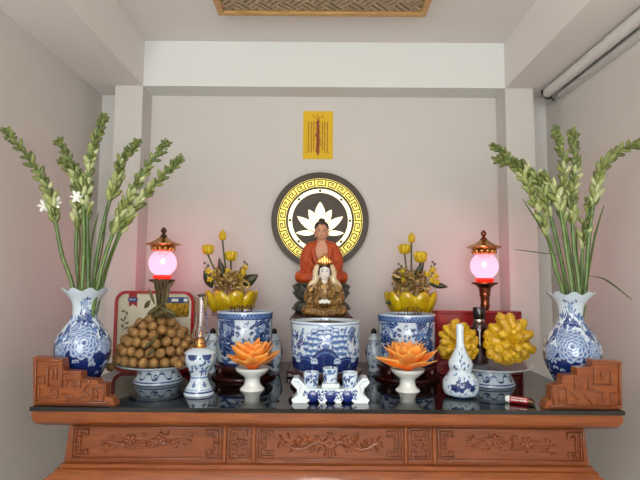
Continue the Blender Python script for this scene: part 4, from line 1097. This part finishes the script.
# citrons (buddha's hand)
def citron(px, py, Y, w, h, label, seed, lean=0, n=34):
    rnd = random.Random(seed); c = at(px, py, Y); W_, H_ = w / F * Y / 2, h / F * Y
    zb = ZT + .063
    b = Vector((c.x, Y, zb)); mb = MB()
    mb.ell((0, W_ * .15, H_ * .42), (W_ * .62, W_ * .5, H_ * .38), n=16, m=12)
    TR = Euler((math.radians(58), 0, 0)).to_matrix() @ Euler((0, math.radians(lean), 0)).to_matrix(); ax = TR @ Vector((0, 0, 1))
    for cnt, pdeg, rr0, hgt in ((13, 100, .19, .10), (11, 74, .17, .34), (8, 46, .15, .5), (3, 12, .13, .5)):
        for k in range(cnt):
            a = 2 * PI * (k + .5 * (cnt % 2)) / cnt + rnd.uniform(-.12, .12); pol_ = math.radians(pdeg + rnd.uniform(-6, 6))
            d = TR @ Vector((math.sin(pol_) * math.cos(a), math.sin(pol_) * math.sin(a), math.cos(pol_)))
            rr = W_ * rr0 * rnd.uniform(.85, 1.2); sc_ = rnd.uniform(.9, 1.04)
            up_ = 1.0 if d.z > 0 else .92
            e = Vector((d.x * (W_ - rr) * sc_, d.y * (W_ * .85 - rr) * sc_, H_ * .40 + d.z * (H_ * (.6 if d.z > 0 else .4) - rr) * sc_ * up_))
            e.z = max(e.z, rr); side_ = Vector((d.x, 0, d.z)) * W_
            s0 = Vector((0, -W_ * .15, H_ * .36)) + side_ * .12
            mid = s0.lerp(e, .5) + ax * W_ * hgt * .55; m2 = s0.lerp(e, .82) + ax * W_ * hgt * .35
            end = e + ax * rr * .5; end.z = max(end.z, rr * .9)
            P2 = spline([s0, mid, m2, end], 5); kk = len(P2)
            mb.tube(P2, [rr * (.62 + .38 * min(1, i / kk * 1.8) if i < kk * .75 else 1.0 - .5 * ((i / kk - .75) / .25) ** 2) for i in range(kk)], 10)
            mb.ell(P2[-1], rr * .55, n=8, m=6)
    o = blob('buddha_hand_citron', mb, 'citron', None, .0032, 1, loc=b)
    tag(o, label, 'fruit'); return o
citron(507.5, 342, PRb.y - .02, 57, 57, 'larger yellow fingered citron on the right half of the right plate', 3, lean=5, n=40)
citron(458.5, 347, PRb.y + .0, 47, 50, 'smaller yellow fingered citron on the left of the right plate', 5, lean=-20, n=30)

# gourd bottle
GYY = 1.785
b = base(460.5, GYY, py=370)
pr = prof(461, GYY, [(0, 323.5), (2.5, 324), (3.6, 327), (3.6, 336), (4.2, 346), (7.5, 354), (11.6, 362), (11.8, 366), (10.8, 370), (13, 374), (17, 380), (18, 386), (16, 393), (11, 398), (10, 398.5)])
pr[-1] = (pr[-1][0], 0); pr[-2] = (pr[-2][0], .003); pr = pr[::-1]; H = pr[-1][1]
def pat_g(T_, R_, Z_):
    u = T_ * .06; v = Z_; b_ = np.zeros(T_.shape); rnd = random.Random(3)
    for i in range(150): b_ = leaf(b_, u, v, rnd.uniform(-.19, .19), rnd.uniform(.04, .36) * H, rnd.uniform(.004, .01), .0022, rnd.uniform(0, PI), rnd.uniform(.35, .8))
    for cu, cv, r in ((.0, .16, .02), (.022, .2, .015), (-.02, .15, .015), (.04, .15, .013), (-.006, .21, .012)):
        d = np.hypot(u - cu, v - cv * H); ph = np.arctan2(v - cv * H, u - cu); b_ = np.where(d < r * (.85 + .15 * np.cos(5 * ph)), .97, b_)
    for cu, cv, a in ((.0, .5, 1.2), (.012, .56, .7), (.004, .45, 2), (.018, .47, .3), (-.006, .6, 1.5), (.012, .66, 1.8), (.02, .4, 1.2), (-.03, .42, .7), (-.022, .39, 0), (.04, .44, 1)):
        b_ = leaf(b_, u, v, cu, cv * H, .009, .0045, a, .85)
    b_ = np.where(v < .015 * H, .7, b_)
    return b_
o = obj('gourd_bottle', MB().lathe([(.02, .001)] + dense(pr, 10), 180, colf=pat_g), 'porc', loc=b, sharp=80)
tag(o, 'blue and white gourd-shaped bottle with long neck in front of the citrons', 'bottle')

# oil lamp
OY = 1.80
b = base(199.5, OY, py=370); t = thing('oil_lamp', 'blue and white porcelain oil lamp with glass chimney right of the longans', 'oil lamp', b)
pr = prof(199.5, OY, [(14, 353), (14.6, 356), (14, 362), (10.5, 369), (8.5, 375), (9.5, 381), (13.5, 389), (14.8, 393), (15, 395.5)]); pr[-1] = (pr[-1][0], 0); pr = pr[::-1]; H = pr[-1][1]
def pat_o(T_, R_, Z_):
    u = T_ * .05; v = Z_; b_ = np.zeros(T_.shape); rnd = random.Random(9)
    for i in range(46): b_ = leaf(b_, u, v, rnd.uniform(-.157, .157), rnd.uniform(.5, .96) * H, rnd.uniform(.006, .014), .004, rnd.uniform(0, PI), rnd.uniform(.5, 1))
    for i in range(6):
        cu = (i - 2.5) * .052; b_ = leaf(b_, u, v, cu, .24 * H, .012, .006, 0, .95); b_ = leaf(b_, u, v, cu, .29 * H, .006, .006, 0, .8)
        b_ = np.where(np.hypot(u - cu, v - .98 * H) < .018, .9, b_)
    b_ = np.where((v < .1 * H) & (v > .06 * H), .85, b_); b_ = np.where((v < .14 * H) & (v > .125 * H), .6, b_); b_ = np.where((v > .40 * H) & (v < .43 * H), .5, b_)
    return b_
obj('lamp_body', MB().lathe([(.03, .001)] + dense(pr, 12) + [(0, H)], 180, colf=pat_o), 'porc', t)
pl = prof(199.5, OY, [(0, 346.5), (5, 347), (10, 348.5), (14.4, 351.5), (14.6, 353), (0, 353)])[::-1]
obj('lid', MB().lathe(dense(pl, 6), 120, colf=pat_small(5, .035, .25, 18, .72, .85)), 'porc', t)
obj('burner', MB().lathe(prof(199.5, OY, [(0, 331), (1.2, 331), (1.4, 336), (4, 338), (5.4, 341), (5.4, 345), (6.2, 346), (6, 348), (0, 348)])[::-1], 28), 'brass', t)
co = dense(prof(199.5, OY, [(6.6, 297), (6.2, 305), (6.0, 318), (6.5, 326), (9, 334), (8.8, 338), (6, 343)])[::-1], 5)
obj('glass_chimney', MB().lathe(co + [(max(r - .002, .001), z) for r, z in co[::-1]] + [co[0]], 36), 'glass', t)

# ------------------------------------------------------------------ flower bowls
def petal_mesh(L_, w, curl, cup, seed):
    mb = MB(); rnd = random.Random(seed); nu, nv = 10, 7; v = []; cols = []
    o1, o2, o3 = lin((255, 140, 22)), lin((250, 104, 10)), lin((252, 190, 100))
    for side in (0, 1):
        for i in range(nu + 1):
            s = i / nu; W_ = w * math.sin(PI * min(.985, (s * .8 + .14))) ** .8 * (1 - .9 * s ** 5)
            for j in range(nv):
                q = (j / (nv - 1) - .5) * 2
                x = L_ * s; z = curl * s * s * L_ + cup * q * q * W_ + (.0012 if side else 0)
                v.append((x, q * W_, z)); e = max(abs(q) ** 2.2, s ** 3)
                m_ = .5 + .5 * math.sin(s * 9 + seed)
                cols.append(tuple(o1[k] * (1 - e * .8) * m_ + o2[k] * (1 - e * .8) * (1 - m_) + o3[k] * e * .8 for k in range(3)))
    f = []; n1 = (nu + 1) * nv
    for i in range(nu):
        for j in range(nv - 1):
            a = i * nv + j; f.append((a, a + 1, a + nv + 1, a + nv)); f.append((n1 + a, n1 + a + nv, n1 + a + nv + 1, n1 + a + 1))
        for j in (0, nv - 1): a = i * nv + j; f.append((a, a + nv, n1 + a + nv, n1 + a))
    for i in (0, nu):
        for j in range(nv - 1): a = i * nv + j; f.append((a, a + 1, n1 + a + 1, n1 + a))
    mb.add(v, f); mb.c = cols; return mb
def flower_bowl(px, dy, lb, lf, seed):
    Y = 1.87; b = base(px, Y, py=375)
    pr = prof(px, Y, [(17, 367 + dy), (16, 370 + dy), (12, 374 + dy), (8.2, 377 + dy), (7.6, 381 + dy), (9, 385 + dy), (12, 388 + dy), (12.3, 391), (12.3, 392)]); pr[-1] = (pr[-1][0], 0); pr = pr[::-1]; H = pr[-1][1]
    out = smoothprof(pr, 5)
    ob = obj('footed_bowl', MB().lathe([(.03, .001)] + out + [(out[-1][0] - .003, H + .001), (out[-1][0] - .006, H - .004), (.04, H - .018), (0, H - .022)], 64), 'porcw', loc=b, sharp=70)
    tag(ob, lb, 'bowl')
    rnd = random.Random(seed); t = thing('paper_lotus', lf, 'paper flower', (b.x, b.y, ZT + H - .006))
    protos = []
    obj('flower_heart', MB().ell((0, 0, .018), (.03, .03, .022)), 'opetal', t).data.color_attributes['Col'].data.foreach_set('color', np.tile(np.array([*lin((226, 96, 22)), 1], dtype=np.float32), 12 * 7 + 2))
    rings = [(12, .110, .034, 8, .35, .010), (11, .106, .034, 25, .3, .014), (10, .102, .032, 38, .15, .02), (9, .095, .03, 54, .0, .024), (6, .084, .026, 70, -.1, .028)]
    for ri, (n, L_, w, ang, curl, z) in enumerate(rings):
        me = None
        for k in range(n):
            if me is None: o = obj('petal', petal_mesh(L_, w, curl, .35, seed + ri), 'opetal', t, sharp=180); me = o
            else: o = me.copy(); C.objects.link(o); o.parent = t
            a = 2 * PI * (k + .5 * (ri % 2)) / n + rnd.uniform(-.12, .12); an = math.radians(ang + rnd.uniform(-10, 10))
            o.rotation_euler = (rnd.uniform(-.3, .3), -an, a); o.location = (math.cos(a) * .008, math.sin(a) * .008, z)
            s = rnd.uniform(.82, 1.1); o.scale = (s, s, s)
flower_bowl(252.5, 0, 'white footed bowl holding the left orange flower', 'orange paper lotus in the bowl before the left burner', 1)
flower_bowl(407.5, 1.5, 'white footed bowl holding the right orange flower', 'orange paper lotus in the bowl before the right burner', 5)

# ------------------------------------------------------------------ cup stand
SY = 1.70
b = base(330.5, SY, py=390)
t = thing('cup_stand', 'blue and white ceramic bridge-shaped stand at the front centre of the altar', 'cup stand', b)
def zq(l): return [(at(240 + a / 3.43, 280 + q / 3.43, SY - .03).x - b.x, max(at(240 + a / 3.43, 280 + q / 3.43, SY - .03).z - ZT, 0)) for a, q in l]
half = [(310, 374), (262, 374), (232, 372), (214, 352), (200, 337), (182, 338), (175, 352), (184, 364), (195, 374), (197, 390), (186, 402), (176, 412), (182, 440), (228, 440), (232, 420), (250, 400), (268, 412), (274, 440), (292, 440), (294, 418), (310, 404)]
poly_ = half + [(620 - a, q) for a, q in half[::-1][1:-1]]
pp = zq(poly_)
# subdivided front for painting
mb = MB()
Wc, Dc, Mc = lin((222, 230, 232)), lin((16, 36, 112)), lin((96, 132, 186))
mb.extr(pp, -.03, .03, col=Wc)
obj('bridge', mb, 'porc', t, smooth=False)
for a in (250, 310, 370):
    c = zq([(a, 412)])[0]; mb = MB().ell((c[0], -.026, max(c[1], .0225)), (.0235, .0065, .022), None, 18, 12, col=Dc)
    obj('blue_boss', mb, 'porc', t)
mb = MB(); rnd = random.Random(8)
for k in range(260):
    a = rnd.uniform(218, 402); q = rnd.uniform(380, 398)
    if min(abs(a - 250), abs(a - 310), abs(a - 370)) > 17 and rnd.random() < .6: q = rnd.uniform(380, 415)
    c = zq([(a, q)])[0]; mb.ell((c[0], -.0302, c[1]), (rnd.uniform(.0022, .0052), .0008, rnd.uniform(.001, .0026)), (0, rnd.uniform(0, PI), 0), 8, 4, col=Dc if rnd.random() < .6 else Mc)
for s in (-1, 1):
    c = zq([(310 + s * 118, 352)])[0]
    mb.bars(zq([(310 + s * 125, 348), (310 + s * 112, 348), (310 + s * 100, 362), (310 + s * 106, 385), (310 + s * 116, 400)]), .0012, -.03, .001, col=Mc)
obj('painted_sprigs', mb, 'porc', t)
ztop = zq([(310, 374)])[0][1]
ln = {311: 'leftmost', 330.5: 'middle, highest', 350: 'rightmost'}
for px, hw, y0, y1 in ((311.5, 7.6, 371, 386), (330.5, 7.4, 367.5, 384), (350, 7.8, 371.5, 386)):
    bz_ = ZT + ztop + (0.016 if px == 330.5 else 0)
    R = hw / F * SY; H = .052 if px != 330.5 else .050
    if px == 330.5:
        obj('centre_step', MB().box((0, 0, ztop + .008), (.06, .055, .016), bev=.003, col=Wc), 'porc', t)
    f = pat_small(int(px), R, H, 46, .12, .9)
    out = dense([(R * .72, 0), (R * .86, .004), (R * .94, .02), (R * .98, H * .8), (R, H)], 8)
    o = obj('tea_cup', MB().lathe([(R * .5, .001)] + out + [(R - .003, H), (R - .004, H - .003), (R * .8, .01), (0, .008)], 100, colf=f), 'porc', loc=(base(px, SY).x, SY, bz_), sharp=70)
    tag(o, {311.5: 'left of three small blue and white cups on the ceramic stand', 330.5: 'middle, raised one of three small blue and white cups on the stand', 350: 'right of three small blue and white cups on the ceramic stand'}[px], 'cup', 'cups on the ceramic stand')

# ------------------------------------------------------------------ lighter
p0, p1 = at(505, 397, 1.70), at(534, 403, 1.66); p0 = Vector((at(505, 398, 1.70).x, 1.70, ZT)); p1 = Vector((at(534, 400, 1.655).x, 1.655, ZT))
d = p1 - p0; L_ = d.length; an = math.atan2(d.y, d.x)
t = thing('gas_lighter', 'red and white lighter lying on the glass by the right corner board', 'lighter', (p0 + p1) / 2, rz=an)
obj('lighter_body', MB().tube([(-L_ * .34, 0, .0125), (-L_ * .33, 0, .0125), (L_ * .3, 0, .0125), (L_ * .31, 0, .0125)], [.0105, .012, .012, .011], 20), 'redbox', t)
obj('white_end', MB().tube([(-L_ * .5, 0, .0125), (-L_ * .48, 0, .0125), (-L_ * .35, 0, .0125), (-L_ * .33, 0, .0125)], [.006, .010, .0125, .0122], 20), 'white', t)
obj('metal_tip', MB().tube([(L_ * .3, 0, .0125), (L_ * .42, 0, .0115), (L_ * .5, 0, .009)], [.0115, .0105, .007], 16), 'bronze', t)
mb = MB(); rnd = random.Random(6)
for k in range(9): mb.box((-L_ * .25 + k * L_ * .06, -.0118, .0135), (.0035, .0012, rnd.uniform(.003, .0055)))
mb.box((0, -.009, .0205), (L_ * .55, .002, .0015), (.7, 0, 0)); obj('print', mb, 'white', t, smooth=False)

for o in list(C.objects):
    if o.type == 'MESH' and not o.parent and o.data.materials[0] == M['porc'] and abs(o.location.x) > .05: o.rotation_euler.z = -math.atan2(o.location.x, o.location.y)
    if o.type == 'EMPTY' and o.name.startswith(('oil_lamp', 'lidded_jar')): o.rotation_euler.z = -math.atan2(o.location.x, o.location.y)
# ------------------------------------------------------------------ light
w = bpy.data.worlds.new('world'); sc.world = w; w.use_nodes = True
bg = w.node_tree.nodes['Background']; bg.inputs[0].default_value = (.82, .9, 1, 1); bg.inputs[1].default_value = 1.6
al = bpy.data.lights.new('added_window_light', 'AREA'); al.shape = 'RECTANGLE'; al.size = 1.74; al.size_y = 1.58; al.energy = 50; al.color = (.97, 1, .97)
ao = bpy.data.objects.new('added_window_light', al); C.objects.link(ao); ao.location = (0, YR - .02, 1.775); ao.rotation_euler = (math.radians(95), 0, 0)  # area lamp added in the unseen rear opening to light the room
# unseen ceiling fixture, added behind the camera to brighten the room
t = thing('added_ceiling_light', 'round white ceiling light added unseen behind the viewer as fill light', 'ceiling light', (0, .15, ZC))
obj('ring', MB().lathe([(.17, -.05), (.18, -.045), (.18, 0), (0, 0)], 40), 'white', t)
dm = mat('lit diffuser', (250, 245, 235), .5, emis=(250, 246, 240), estr=19)
obj('diffuser', MB().lathe([(0, -.075), (.09, -.07), (.15, -.058), (.168, -.05), (0, -.05)], 40), dm, t)

# sconce added out of view to brighten the ceiling
t = thing('added_wall_uplight', 'white half-bowl uplight added unseen behind the viewer to brighten the ceiling', 'wall lamp', (XWL, -.9, 2.15))
obj('bowl', MB().lathe(dense([(0, -.10), (.06, -.09), (.10, -.05), (.11, 0), (.106, 0), (.09, -.045), (0, -.085)], 4), 32, c=(.115, 0, 0)), 'white', t)
obj('bracket', MB().box((.012, 0, -.03), (.024, .06, .09), bev=.004), 'white', t)
for nm, x in (('uplight', XWL + .115),):  # lamp of the added sconce, aimed up as ceiling fill
    l2 = bpy.data.lights.new(nm, 'AREA'); l2.shape = 'DISK'; l2.size = .18; l2.energy = 62; l2.color = (.95, .97, 1)
    lo = bpy.data.objects.new(nm, l2); C.objects.link(lo); lo.location = (x, -.9, 2.155); lo.rotation_euler = (PI, 0, 0)
sc.view_settings.view_transform = 'Standard'; sc.view_settings.look = 'None'; sc.view_settings.gamma = 1
sc.view_settings.exposure = 0.1; sc.view_settings.use_curve_mapping = False
